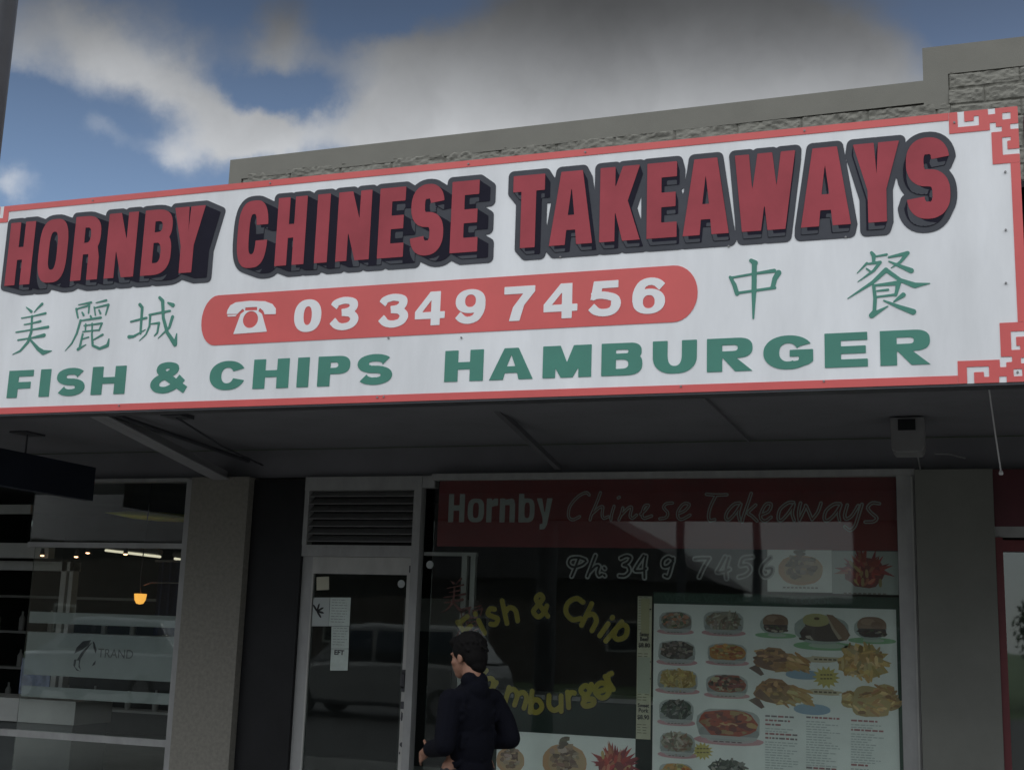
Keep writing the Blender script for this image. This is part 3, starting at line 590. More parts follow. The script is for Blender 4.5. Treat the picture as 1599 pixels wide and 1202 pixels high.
# green words
slog = [[('F', -5.716, -5.523), ('I', -5.467, -5.388), ('S', -5.339, -5.122), ('H', -5.072, -4.822)], [('&', -4.639, -4.383)],
        [('C', -4.221, -3.975), ('H', -3.921, -3.682), ('I', -3.627, -3.550), ('P', -3.492, -3.285), ('S', -3.238, -3.016)],
        [('H', -2.694, -2.462), ('A', -2.426, -2.171), ('M', -2.115, -1.840), ('B', -1.784, -1.559), ('U', -1.503, -1.267), ('R', -1.214, -.977), ('G', -.922, -.670), ('E', -.614, -.404), ('R', -.344, -.106)]]
for wd in slog:
    gl = [glyph(c, a, b, 1.360, 1.538, (b-a) if c == 'I' else .074 if c == 'S' else .080, .041, False, .082 if c == 'A' else None) for c, a, b in wd]
    def f(X, Z):
        d = np.full(X.shape, 1e9)
        for (c, a, b), (A, Cc) in zip(wd, gl):
            mk = (X > a-.03) & (X < b+.03); v = np.full(X.shape, 1e9); v[mk] = gsdf(X[mk], Z[mk], A, Cc); d = np.minimum(d, v)
        return d
    cutout('slogan_word', f, (wd[0][1]-.02, wd[-1][2]+.02, 1.34, 1.56), .0034, 6.397, .003, MT['sign_green'], S)
# brush-written characters
def brush(strokes, o, sc, name, y, m, parent, Y=6.4, wf=1., h=.0036, thick=.003):
    px = 1/(sc*FPX)*Y*1.06
    st = []
    for s in strokes:
        q = []
        for (x, yy, wd) in s:
            a, b = at(o[0]+x/sc, o[1]+yy/sc, Y); q.append((a, b, wd*.5*px*wf))
        st.append(q)
    xs = [p[0] for s in st for p in s]; zs = [p[1] for s in st for p in s]
    return cutout(name, lambda X, Z: np.min([sd_caps(X, Z, s) for s in st], axis=0), (min(xs)-.03, max(xs)+.03, min(zs)-.03, max(zs)+.03), h, y, thick, m, parent, .0005)
MEI = [[(220,212,6),(262,248,20)], [(352,185,20),(320,215,14),(285,255,5)], [(180,303,8),(280,285,9),(380,262,16)], [(203,357,8),(270,345,9),(338,328,16)], [(135,420,10),(260,400,10),(400,376,20)], [(268,285,15),(262,420,15)], [(150,485,11),(260,468,11),(368,445,26)],
       [(260,420,18),(235,500,20),(170,575,14),(105,605,4)], [(255,485,14),(320,560,26),(360,588,34),(430,575,6)]]
LI = [[(655,192,7),(760,172,15)], [(800,175,6),(885,155,16)], [(635,225,14),(650,300,11)], [(635,228,9),(745,195,14),(738,262,10)], [(685,255,11),(697,278,15)], [(785,210,9),(795,278,9)], [(785,218,8),(905,190,15),(880,275,9)], [(825,235,11),(837,264,14)],
      [(755,285,13),(765,308,13)], [(665,325,10),(840,298,16)], [(672,322,16),(640,430,15),(600,510,11),(540,578,3)], [(700,365,8),(850,345,13),(825,405,10)], [(715,350,10),(712,410,10)], [(768,345,10),(768,425,10)], [(690,415,9),(830,400,10)],
      [(690,435,13),(662,555,16)], [(690,475,8),(738,460,10)], [(650,562,20),(718,522,5)], [(765,430,12),(772,530,16),(830,556,18),(896,530,22),(908,475,8)], [(780,482,8),(855,440,16)]]
CHENG = [[(1165,190,22),(1185,215,20),(1170,430,15)], [(1090,332,12),(1220,300,15)], [(1075,458,24),(1112,455,17),(1212,398,5)], [(1245,275,13),(1415,242,15)], [(1252,275,15),(1245,370,14),(1215,440,10),(1160,492,4)], [(1262,350,9),(1325,342,15),(1310,425,12),(1285,450,7)],
         [(1330,132,20),(1355,160,24),(1360,300,20),(1392,420,22),(1458,520,30),(1472,430,6)], [(1437,292,22),(1410,380,17),(1318,470,5)], [(1400,175,12),(1440,195,28)]]
ZHONG = [[(235,120,22),(262,138,32)], [(258,140,28),(255,330,27),(250,520,10)], [(90,235,16),(120,290,24),(138,350,24)], [(92,240,13),(250,212,12),(395,190,22)], [(425,205,32),(400,245,28),(385,305,24)], [(140,345,13),(400,308,16)]]
CAN = [[(1070,65,16),(1085,85,22),(1085,135,15)], [(1095,92,8),(1175,78,13)], [(1038,138,13),(970,208,4)], [(1050,142,10),(1130,132,18),(1085,190,15),(975,268,4)], [(1035,175,9),(1060,195,11)], [(1190,97,11),(1320,68,22),(1270,130,15),(1205,172,4)], [(1190,125,7),(1260,155,17),(1345,190,28)],
       [(1170,185,26),(1080,270,19),(905,383,5)], [(1175,188,22),(1270,255,19),(1370,292,30),(1475,278,4)], [(1085,295,17),(1095,380,19),(1090,470,19),(1072,500,30),(1185,435,5)], [(1095,292,11),(1258,275,26),(1238,360,15)], [(1110,330,9),(1185,322,13)], [(1105,372,10),(1240,355,13)], [(1290,358,26),(1225,405,8)], [(1155,397,8),(1260,440,21),(1358,475,32)]]
for st in (MEI, LI, CHENG): brush(st, (0, 440), 5.33, 'character', 6.397, MT['sign_green'], S, 6.4, 1.5)
for st in (ZHONG, CAN): brush(st, (1120, 380), 4.4417, 'character', 6.397, MT['sign_green'], S, 6.4, 1.22)

# neighbours' fascias
T_ = empty('fascia_sign', (1.5, 6.45, EYE+1.3), 'dark maroon fascia of the next shop at the right end of the white sign', 'shop sign')
MB().box(.372, 4.2, 6.42, 6.515, 1.262, 2.62).build('panel', MT['maroon'], T_)
MB().box(.372, 4.2, 6.405, 6.419, 2.30, 2.34).build('stripe', MT['box'], T_)
# ------------------------------------------------------------------ things under the canopy
H_ = empty('hanging_sign', (-7.6, 9.1, EYE+1.1), 'dark navy double-sided sign hanging from rods under the canopy at the left', 'hanging sign')
MB().box(-7.66, -7.56, 7.3, 9.72, 1.065, 1.375).build('panel', MT['navy'], H_, bevel=.006)
for y in (7.6, 8.82): MB().tube([(-7.61, y, 1.37), (-7.61, y, 1.56)], .008).build('rod', MT['steel'], H_)
MB().box(-7.70, -7.52, 8.7, 8.94, 1.545, 1.559).build('mount', MT['steel'], H_)
K = empty('floodlight', (-.34, 9.25, EYE+1.5), 'grey box floodlight with a dark square window fixed under the canopy', 'floodlight')
mb = MB(); mb.prism([(-.432, 1.55), (-.205, 1.55), (-.205, 1.345), (-.225, 1.305), (-.405, 1.305), (-.425, 1.335)], 9.02, 9.3); mb.build('housing', MT['box'], K, bevel=.01)
MB().box(-.378, -.262, 9.012, 9.019, 1.457, 1.535).build('lens', MT['dark'], K, bevel=.002)
MB().tube([(-.26, 9.15, 1.31), (-.26, 9.5, 1.297), (-.262, 9.94, 1.30), (-.262, 9.95, -1.2)], .005, 6).build('cable', MT['box'], K)
tag(MB().tube([(-.15, 9.5, 1.36), (-.05, 9.6, 1.37), (.06, 9.9, 1.38)], .006, 6).build('cable_end', MT['box'], K))
P_ = empty('pull_cord', (.1, 7.6, EYE+1.2), 'thin white cord with a small knob dangling under the canopy at the right', 'cord')
c0 = at(1545, 612, 7.5); c1 = at(1554, 676, 7.55); c2 = at(1563, 736, 7.6)
MB().tube([(c0[0]-.01, 7.48, 1.56), (c0[0], 7.5, c0[1]), (c1[0], 7.55, c1[1]), (c2[0], 7.6, c2[1])], .0042, 6).build('string', MT['cord'], P_)
MB().lathe((c2[0], 7.6, c2[1]-.008), [(.002, -.012), (.011, -.01), (.013, 0), (.006, .016), (.001, .018)], 10).build('knob', MT['cord'], P_, smooth=True)
MB().box(c0[0]-.06, c0[0]+.03, 7.40, 7.56, 1.54, 1.559).build('mount', MT['box'], P_)
q0 = at(10, 60, 5.0)
U_ = MB(True); U_.lathe((q0[0]-.115, 5.0, 0), [(.13, -.14), (.125, 3), (.118, 7.5), (.10, 8.5), (.0, 8.52)], 20)
uo = U_.build('street_pole', MT['steel'], None, smooth=True); tag(uo, 'dark steel pole standing at the kerb on the far left', 'pole')

# ------------------------------------------------------------------ posters and lettering in the takeaway window (behind the glass)
YB = 10.040
def W(px, py, y=10.04): return at(px, py, y)
def rect_px(x0, y0, x1, y1, y=YB):
    a = W(x0, y0, y); b = W(x1, y1, y); return a[0], a[1], b[0], b[1]
def shade(c, r, k=.25): f = 1+r.uniform(-k, k); return tuple(max(0, min(1, v*f*(1+r.uniform(-.08, .08)))) for v in c)
def blobpoly(cx, cz, rx, rz, r, k=16, j=.12, n=2.2):
    o = []
    for i in range(k):
        a = 2*math.pi*i/k; c, s = math.cos(a), math.sin(a); q = 1+r.uniform(-j, j)
        o.append((cx+rx*q*math.copysign(abs(c)**(2/n), c), cz+rz*q*math.copysign(abs(s)**(2/n), s)))
    return o
def sliver(cx, cz, l, w, a):
    c, s = math.cos(a), math.sin(a); return [(cx+c*dx*l-s*dz*w, cz+s*dx*l+c*dz*w) for dx, dz in ((-1, -.5), (-.5, -1), (.5, -1), (1, -.4), (1, .4), (.5, 1), (-.5, 1), (-1, .5))]
class Pic:
    def __init__(s, y): s.y = y; s.m = MB()
    def p(s, pts, col): s.m.flat(pts, s.y, col); s.y -= .00004
PAL = dict(chow=[(.22,.20,.15),(.38,.36,.28),(.10,.12,.07),(.40,.20,.12),(.28,.24,.18)], beef=[(.10,.085,.07),(.20,.17,.15),(.06,.055,.05),(.30,.27,.22)], noodle=[(.45,.34,.12),(.52,.42,.20),(.34,.24,.08)], veg=[(.08,.11,.08),(.16,.17,.15),(.30,.30,.27),(.05,.06,.05)],
           mix=[(.30,.28,.22),(.42,.39,.32),(.18,.17,.12),(.26,.16,.12)], sweet=[(.38,.10,.05),(.28,.07,.04),(.16,.05,.04),(.45,.30,.14)], curry=[(.42,.22,.06),(.48,.30,.10),(.44,.14,.06),(.40,.36,.16)], red=[(.34,.12,.09),(.20,.08,.08),(.42,.36,.24),(.10,.08,.06)],
           bun=[(.27,.17,.11),(.22,.13,.08)], chips=[(.52,.36,.14),(.58,.44,.22),(.42,.27,.10)], fried=[(.40,.24,.11),(.46,.30,.14),(.30,.17,.08)], patty=[(.07,.05,.045),(.12,.09,.075)], fries_red=[(.38,.06,.05),(.26,.04,.05),(.44,.17,.10)])
def dish(parent, x0, y0, x1, y1, pal, seed, tray=True, label=(.58,.33,.35), shape='tray', n=95):
    """a printed photograph of a dish between two photo points, with its oval caption under it"""
    r = random.Random(seed); a = W(x0, y0); b = W(x1, y1); cx, cz = (a[0]+b[0])/2, (a[1]+b[1])/2; rx, rz = abs(b[0]-a[0])/2*1.07, abs(a[1]-b[1])/2*1.08
    P = Pic(YB-.0006); C = PAL[pal]
    if label: P.p(blobpoly(cx, cz-rz*1.02, rx*1.16, rz*.30, r, 22, .02), label); P.p(blobpoly(cx+rx*.05, cz-rz*.98, rx*.8, rz*.2, r, 18, .02), (.48,.44,.44))
    if tray:
        P.p(blobpoly(cx, cz-rz*.05, rx*1.05, rz*1.02, r, 22, .03, 3.2), (.40,.44,.42)); P.p(blobpoly(cx, cz-rz*.55, rx*1.0, rz*.42, r, 20, .02, 3.2), (.30,.33,.32))
    P.p(blobpoly(cx, cz+rz*.08, rx*.92, rz*.84, r, 18 if tray else 26, .10 if tray else .24, 2.6 if tray else 2.), shade(C[0], r))
    for i in range(n):
        t = r.uniform(0, 2*math.pi); q = math.sqrt(r.random())*.88; px = cx+rx*.92*q*math.cos(t); pz = cz+rz*.1+rz*.84*q*math.sin(t)
        if pal in ('noodle', 'chips', 'mix', 'veg', 'fried'): P.p(sliver(px, pz, rx*r.uniform(.10, .30), rz*r.uniform(.05, .13), r.uniform(-.9, .3) if pal == 'fried' else r.uniform(0, 3.14)), shade(r.choice(C), r, .35))
        else: P.p(blobpoly(px, pz, rx*r.uniform(.07, .20), rz*r.uniform(.08, .20), r, 8, .25), shade(r.choice(C), r, .35))
    if tray: P.p([(cx-rx*.95, cz-rz*.72), (cx+rx*.95, cz-rz*.74), (cx+rx*.9, cz-rz*.95), (cx-rx*.9, cz-rz*.93)], (.44,.47,.46))
    if label:
        for i in range(5): P.p([(cx+rx*(-.5+.2*i), cz-rz*1.13), (cx+rx*(-.36+.2*i), cz-rz*1.13), (cx+rx*(-.36+.2*i), cz-rz*1.07), (cx+rx*(-.5+.2*i), cz-rz*1.07)], (.15,.1,.1))
    return P.m.build('food_picture', MT['prt'], parent)
# --- big menu board
MBD = empty('menu_board', (-1.39, 10.04, 0), 'large white menu poster of dishes and burgers with a dark green header strip', 'poster')
x0, z0 = -2.325, .262
MB().box(-2.325, -.470, YB, YB+.006, -EYE+.32, .262).build('sheet', MT['paper'], MBD)
hb = MB().box(-2.33, -.446, YB-.002, YB+.006, .263, .352).build('header', MT['green_dark'], MBD)
MB().box(-.468, -.446, YB-.001, YB+.006, -EYE+.32, .262).build('edge_strip', MT['green_dark'], MBD)
textmesh('header_text', 'WE USE VEGETABLE OIL TO COOK', -2.24, .285, .072, YB-.0025, mat('faded_letter', (.03, .085, .06), .6), hb, 1.16, .002)
PINK = (.55, .32, .34); GRN = (.25, .46, .26)
for i, (bx, pal) in enumerate([((1032,955,1078,985), 'chow'), ((1031,1000,1083,1033), 'beef'), ((1030,1044,1086,1078), 'noodle'), ((1032,1091,1080,1127), 'veg'), ((1033,1142,1082,1178), 'mix'), ((1032,1190,1080,1225), 'curry'),
        ((1102,954,1158,987), 'mix'), ((1108,1004,1163,1034), 'curry'), ((1106,1052,1164,1085), 'red')]): dish(MBD, *bx, pal, 10+i, True, PINK)
dish(MBD, 1094, 1105, 1182, 1156, 'sweet', 40, True, PINK, n=70); dish(MBD, 1108, 1184, 1168, 1225, 'veg', 41, False, None)
def burger(x0, y0, x1, y1, seed, open_=False):
    r = random.Random(seed); a = W(x0, y0); b = W(x1, y1); cx, cz = (a[0]+b[0])/2, (a[1]+b[1])/2; rx, rz = abs(b[0]-a[0])/2, abs(a[1]-b[1])/2; P = Pic(YB-.0006)
    P.p(blobpoly(cx, cz-rz*1.15, rx*(1.2 if open_ else 1.55), rz*.28, r, 24, .01), GRN); P.p(blobpoly(cx+rx*.1, cz-rz*1.12, rx*.7, rz*.17, r, 18, .02), (.42,.52,.43)); P.p(blobpoly(cx-rx*.1, cz-rz*.1, rx*1.05, rz*.95, r, 20, .03), (.36,.42,.39))
    P.p(blobpoly(cx, cz-rz*.35, rx*.9, rz*.5, r, 16, .06, 3), (.08,.06,.055))
    for i in range(20): P.p(blobpoly(cx+rx*r.uniform(-.85, .85), cz-rz*r.uniform(.25, .75), rx*.15, rz*.10, r, 7, .3), shade(r.choice([(.07,.05,.04),(.13,.09,.07),(.10,.14,.07),(.35,.33,.26)]), r, .3))
    if not open_:
        P.p([(x, z) for x, z in blobpoly(cx, cz+rz*.15, rx*.95, rz*.8, r, 26, .015, 2.4) if z > cz-rz*.15]+[], (.25,.16,.105)); P.p(blobpoly(cx-rx*.25, cz+rz*.5, rx*.45, rz*.28, r, 14, .05), (.33,.23,.16)); P.p(blobpoly(cx+rx*.3, cz+rz*.2, rx*.4, rz*.3, r, 12, .1), (.21,.125,.08))
    else:
        P.p([(cx-rx*.75, cz+rz*.45), (cx+rx*.2, cz+rz*.35), (cx+rx*.55, cz-rz*.7), (cx-rx*.4, cz-rz*.8), (cx-rx*.7, cz-rz*.1)], (.09,.07,.06)); P.p(blobpoly(cx-rx*.3, cz+rz*.5, rx*.52, rz*.42, r, 22, .02), (.44,.42,.20)); P.p(blobpoly(cx-rx*.27, cz+rz*.6, rx*.11, rz*.1, r, 10, .05), (.14,.10,.05))
        bq = [(cx+rx*.1, cz+rz*.9), (cx+rx*.35, cz+rz*.85), (cx+rx*.8, cz+rz*.2), (cx+rx*1.0, cz-rz*.4), (cx+rx*.85, cz-rz*.75), (cx+rx*.55, cz-rz*.7), (cx+rx*.3, cz-rz*.05)]; P.p(bq, (.27,.18,.12)); P.p([bq[0], bq[6], bq[5], (cx+rx*.68, cz-rz*.6), (cx+rx*.4, cz)], (.42,.36,.27))
    return P.m.build('food_picture', MT['prt'], MBD)
def fish(x0, y0, x1, y1, seed, rings=False):
    r = random.Random(seed); a = W(x0, y0); b = W(x1, y1); P = Pic(YB-.0006); Q = lambda u, v: (a[0]+(b[0]-a[0])*u, b[1]+(a[1]-b[1])*v)
    if not rings:
        P.p([Q(*q) for q in ((-.06, .22), (.10, .36), (.22, .02), (.16, -.04))], (.17,.12,.10))
        P.p([Q(*q) for q in ((.42, .10), (.36, .45), (.5, .80), (.72, .78), (.98, .50), (1.04, .40), (.92, .28), (.72, .18))], (.40,.27,.13))
        for i in range(60): u = r.uniform(.42, .96); P.p(sliver(*Q(u, r.uniform(.22, .72-.3*abs(u-.6))), r.uniform(.03, .07), r.uniform(.008, .014), r.uniform(-.75, -.1)), shade(r.choice(PAL['chips']+PAL['fried']), r, .25))
        P.p([Q(*q) for q in ((.02, .45), (.12, .75), (.30, .98), (.52, .95), (.66, .72), (.56, .42), (.42, .14), (.24, .20), (.08, .30))], (.33,.20,.11))
        for i in range(42): P.p(blobpoly(*Q(r.uniform(.10, .56), r.uniform(.32, .85)), r.uniform(.012, .045), r.uniform(.008, .022), r, 9, .3), shade(r.choice(PAL['fried']+[(.24,.15,.09), (.20,.12,.08)]), r, .22))
        P.p([Q(*q) for q in ((.03, .42), (.14, .62), (.40, .18), (.24, .20))], (.21,.13,.09))
    else:
        for (u, v, k) in ((.22, .5, .2), (.5, .62, .24), (.78, .74, .19), (.88, .45, .18), (.45, .25, .22), (.65, .3, .22)):
            P.p(blobpoly(*Q(u, v), .09*k/.2, .065*k/.2, r, 16, .12), shade((.42,.31,.15), r, .15))
            for i in range(16): t = r.uniform(0, 6.28); q = r.random()**.5*.075; c = Q(u, v); P.p(sliver(c[0]+q*math.cos(t), c[1]+q*.7*math.sin(t), r.uniform(.02, .045), r.uniform(.007, .013), r.uniform(-.8, .8)), shade(r.choice(PAL['chips']+PAL['fried']), r, .3))
    return P.m.build('food_picture', MT['prt'], MBD)
burger(1190, 957, 1232, 990, 1); burger(1246, 955, 1328, 1006, 2, True); burger(1337, 961, 1386, 998, 3)
fish(1174, 1008, 1262, 1056, 60); fish(1174, 1056, 1266, 1108, 61); dish(MBD, 1308, 1006, 1386, 1066, 'chips', 62, False, None, n=150); fish(1312, 1066, 1402, 1120, 63, True)
r = random.Random(8)
for (x, y, rx, ry) in ((1255, 1053, 27, 7), (1268, 1107, 27, 8)):
    P = Pic(YB-.0004); c = W(x, y); P.p(blobpoly(c[0], c[1], rx/197, ry/197, r, 20, .01), (.26,.38,.48)); P.m.build('price_oval', MT['prt'], MBD)
def star(x, y, R, k=14):
    c = W(x, y); return [(c[0]+R*(1 if i % 2 == 0 else .66)*math.cos(math.pi*i/k)/197, c[1]+R*.8*(1 if i % 2 == 0 else .66)*math.sin(math.pi*i/k)/197) for i in range(2*k)]
for (x, y, q) in ((1290, 1057, 21), (1097, 1172, 17)):
    P = Pic(YB-.0005); P.p(star(x, y, q), (.50,.44,.14))
    for i in range(8): c = W(x-9+(i % 4)*5, y-3+(i//4)*6); P.p(rc(c[0], c[1], c[0]+.018, c[1]+.010), (.16,.14,.06))
    P.m.build('price_burst', MT['prt'], MBD)
for (x, y) in ((1284, 1029), (1284, 1080)):
    P = Pic(YB-.0004); c = W(x, y); P.p(blobpoly(c[0], c[1], .15, .022, r, 16, .2), (.50,.45,.32))
    for i in range(5): P.p([(c[0]-.06+.035*i, c[1]-.006), (c[0]-.035+.035*i, c[1]-.006), (c[0]-.035+.035*i, c[1]+.006), (c[0]-.06+.035*i, c[1]+.006)], (.15,.12,.08))
    P.m.build('price_flash', MT['prt'], MBD)
r = random.Random(5)
for (x, y, n1) in ((1195, 1117, 0), (1259, 1119, 0), (1329, 1124, 0)):
    yy = y; P = Pic(YB-.0004)
    while yy < 1215:
        head = (yy-y) < 1 or r.random() < .13
        c = W(x, yy); wd = r.uniform(.10, .26) if head else r.uniform(.12, .24); xx = c[0]
        while xx < c[0]+wd:
            ww = r.uniform(.012, .045); hh = .0065 if head else .0036; P.p([(xx, c[1]-hh), (xx+ww, c[1]-hh), (xx+ww, c[1]+hh), (xx, c[1]+hh)], (.36,.16,.16) if head and r.random() < .7 else ((.22,.2,.2) if head else (.42,.48,.47))); xx += ww+.008
        yy += 6.5 if head else 4.0
    P.m.build('menu_column', MT['prt'], MBD)
# --- price strip
PS = empty('price_list', (-2.40, 10.04, 0), 'tall narrow yellowed price list taped left of the large menu poster', 'price list')
MB().box(-2.458, -2.342, YB-.001, YB+.005, -.79, .318).build('sheet', MT['strip'], PS)
P = Pic(YB-.0014); r = random.Random(4)
zz = .305
while zz > -.76:
    if not (-.12 < zz < .045 or -.67 < zz < -.50):
        P.p([(-2.45, zz), (-2.45+r.uniform(.02, .05), zz), (-2.45+.03, zz+.006), (-2.45, zz+.006)], (.22,.22,.16)); xx = -2.41+r.uniform(0, .02); P.p([(xx, zz), (xx+r.uniform(.02, .05), zz), (xx+.03, zz+.006), (xx, zz+.006)], (.20,.20,.15))
    zz -= .021
for z in (.21, -.20, -.33): P.p([(-2.385, z), (-2.345, z), (-2.345, z+.012), (-2.385, z+.012)], (.02,.02,.02))
P.p(rc(-2.45, -.44, -2.35, -.16), (.42,.46,.37)); P.p(rc(-2.43, .0, -2.36, .30), (.42,.41,.24))
P.m.build('price_rows', MT['prt'], PS)
for s_, z, sz in (('Satay', .005, .04), ('Beef', -.033, .044), ('$8.80', -.082, .046), ('Sweet', -.545, .04), ('Pork', -.585, .044), ('$8.90', -.637, .046)): textmesh('price_text', s_, -2.400, z, sz, YB-.007, MT['ink'], PS, .92, .0012, 'CENTER')
# --- picture posters
def poster(name, label, x0, z0, x1, z1, y=YB, m=None):
    e = empty(name, ((x0+x1)/2, y, EYE+z0), label, 'poster', None); MB().box(x0, x1, y, y+.004, z0, z1).build('sheet', m or MT['paper'], e); return e
def plate(parent, cx, cz, rx, rz, seed, kind='plate'):
    r = random.Random(seed); P = Pic(parent.location.y-.0006)
    if kind == 'plate':
        P.p(blobpoly(cx, cz, rx, rz, r, 26, .02), (.50,.31,.17)); P.p(blobpoly(cx+rx*.1, cz, rx*.85, rz*.8, r, 24, .03), (.46,.34,.20))
        for i in range(46):
            t = r.uniform(0, 6.28); q = math.sqrt(r.random())*.62; P.p(blobpoly(cx+rx*q*math.cos(t), cz+rz*.25+rz*q*1.25*math.sin(t), rx*r.uniform(.08, .22), rz*r.uniform(.08, .2), r, 8, .3), shade(r.choice([(.24,.16,.11),(.32,.24,.17),(.16,.11,.08),(.38,.31,.24)]), r, .3))
        for i in range(7): P.p(blobpoly(cx+rx*r.uniform(-.18, .12), cz+rz*r.uniform(.8, 1.35), rx*.16, rz*.13, r, 8, .3), shade((.17,.14,.10), r, .3))
    else:
        P.p(blobpoly(cx, cz-rz*.15, rx*.72, rz*.75, r, 18, .10), (.20,.05,.045))
        for i in range(34):
            a = r.uniform(-.2, 3.34); l = r.uniform(.35, .62); px = cx+rx*.62*math.cos(a)*r.uniform(.3, 1); pz = cz+rz*.55*math.sin(a)*r.uniform(.2, 1); d = a+r.uniform(-.3, .3)
            tip = (px+rx*l*math.cos(d), pz+rz*l*1.3*math.sin(d)); nx, nz = -math.sin(d)*rx*.10, math.cos(d)*rx*.10
            P.p([(px-nx, pz-nz), (px+nx, pz+nz), tip], shade(r.choice(PAL['fries_red']), r, .3))
        for i in range(26): P.p(sliver(cx+rx*r.uniform(-.55, .6), cz+rz*r.uniform(-.75, .45), rx*.16, rz*.08, r.uniform(.6, 2.4)), shade(r.choice(PAL['fries_red']+[(.46,.33,.14)]), r, .35))
    for i in range(9): P.p(rc(cx-rx*.8+i*rx*.18, cz-rz*1.22, cx-rx*.68+i*rx*.18, cz-rz*1.13), (.20,.18,.16))
    return P.m.build('food_picture', MT['prt'], parent)
pa = poster('food_poster', 'upper poster of a creamy dish on an orange plate, beneath the red banner', -1.425, .376, -.934, .70)
plate(pa, -1.17, .545, .17, .115, 3)
pb = poster('food_poster', 'upper poster of a dish bristling with dark red strips, beside the window frame', -.932, .370, -.446, .695, YB+.0002, mat('poster_grey', (.42, .47, .45), .5, .1, 4))
plate(pb, -.69, .55, .20, .15, 5, 'strips')
pc = poster('food_poster', 'lower strip poster of plates behind the person, left of the menu', -3.62, -EYE+.32, -2.462, -.790, YB)
plate(pc, -3.04, -1.005, .185, .14, 9); plate(pc, -2.62, -1.0, .20, .16, 10, 'strips'); plate(pc, -3.50, -1.02, .12, .10, 12)

# --- red banner with the shop's name
def clo(*ps): return [p for p in ps]
BN = empty('window_banner', (-2.33, 10.05, EYE+.7), 'dark red banner across the top of the shop window with pale lettering', 'banner')
MB().box(-4.225, -.446, 10.034, 10.039, .70, 1.262).build('panel', MT['banner'], BN)
def LC(x0, z0, h, w, strokes, th):          # skeleton letters in a box, width w and x-height unit h -> capsules
    return [[(x0+a*w, z0+b*h, th) for a, b in cat(s, 6)] if len(s) > 2 else [(x0+a*w, z0+b*h, th) for a, b in s] for s in strokes]
def heavy_lower(word, xs, z0, cap, xh, s):
    """condensed heavy upper and lower case from polygons"""
    A = []; Cc = []
    for ch, (a, b) in zip(word, xs):
        xm = (a+b)/2
        if ch == 'H': A += [rc(a, z0, a+s, z0+cap), rc(b-s, z0, b, z0+cap), rc(a, z0+cap*.41, b, z0+cap*.60)]
        if ch == 'o': A += [se(xm, z0+xh/2, (b-a)/2, xh/2, 3)]; Cc += [se(xm, z0+xh/2, (b-a)/2-s, xh/2-s*.75, 3)]
        if ch == 'r': A += [rc(a, z0, a+s, z0+xh), [(a+s*.8, z0+xh*.62), (a+s*.8, z0+xh*.85), (a+s*1.4, z0+xh), (b, z0+xh), (b, z0+xh*.70), (a+s*1.5, z0+xh*.68)]]
        if ch == 'n': A += [rc(a, z0, a+s, z0+xh), rc(b-s, z0, b, z0+xh*.8), [(a+s*.5, z0+xh*.72), (b-s*.6, z0+xh*.72), (b, z0+xh*.72), (b-.01, z0+xh*.95), (b-.03, z0+xh), (a+s, z0+xh*.95)]]
        if ch == 'b': A += [rc(a, z0, a+s, z0+cap), se(xm, z0+xh/2, (b-a)/2, xh/2, 3)]; Cc += [se(xm+.005, z0+xh/2, (b-a)/2-s, xh/2-s*.75, 3)]
        if ch == 'y': A += [[(a, z0+xh), (a+s*1.0, z0+xh), (xm+.004, z0+xh*.34), (b-s, z0+xh), (b, z0+xh), (xm+s*.55, z0-.02), (xm+s*.1, z0-.055), (xm-s*.8, z0-.06), (xm-s*.8, z0-.015), (xm-s*.25, z0-.01), (xm-s*.30, z0+.04)]]
    return lambda X, Z: gsdf(X, Z, A, Cc)
wx = lambda x: at(690+x/4., 800, 10.03)[0]
zb_, zt_ = at(745, 815, 10.03)[1], at(745, 771, 10.03)[1]; zx_ = at(760, 778, 10.03)[1]
cutout('bold_word', heavy_lower('Hornby', [(wx(40), wx(140)), (wx(160), wx(262)), (wx(277), wx(348)), (wx(360), wx(455)), (wx(478), wx(578)), (wx(590), wx(688))], zb_, zt_-zb_, zx_-zb_, .047), (wx(20), wx(705), zb_-.09, zt_+.03), .006, 10.0325, .001, MT['decal'], BN)
def script(strokes, o, sc, name, parent, y, m, rad, m2=None, rad2=0):
    st = [[(*at(o[0]+x/sc, o[1]+yy/sc, 10.03), rad) for x, yy in cat(s, 5)] for s in strokes]
    xs = [p[0] for s in st for p in s]; zs = [p[1] for s in st for p in s]; bx = (min(xs)-.06, max(xs)+.06, min(zs)-.06, max(zs)+.06)
    def f(k): return lambda X, Z: np.min([sd_caps(X, Z, s) for s in st], axis=0)-k
    o_ = cutout(name, f(0), bx, .005, y, .0006, m, parent)
    if m2: cutout('letter_core', f(-(rad-rad2)), bx, .0045, y-.0012, .0006, m2, o_)
    return o_
CH = [[(920,70),(900,55),(850,80),(800,140),(790,200),(815,225),(860,205)], [(990,55),(970,110),(935,190),(925,225)], [(935,190),(980,150),(1005,145),(1000,190),(1010,215),(1040,205)], [(1075,140),(1060,190),(1055,225)], [(1100,88),(1108,84)], [(1130,150),(1120,190),(1105,225)], [(1120,195),(1165,150),(1185,150),(1175,200),(1190,215),(1215,195)],
      [(1240,190),(1270,165),(1290,135),(1265,140),(1250,185),(1260,215),(1310,200)], [(1440,120),(1400,125),(1385,150),(1410,180),(1400,210),(1360,218)], [(1480,185),(1520,165),(1545,130),(1510,125),(1475,170),(1475,210),(1500,222),(1550,195)]]
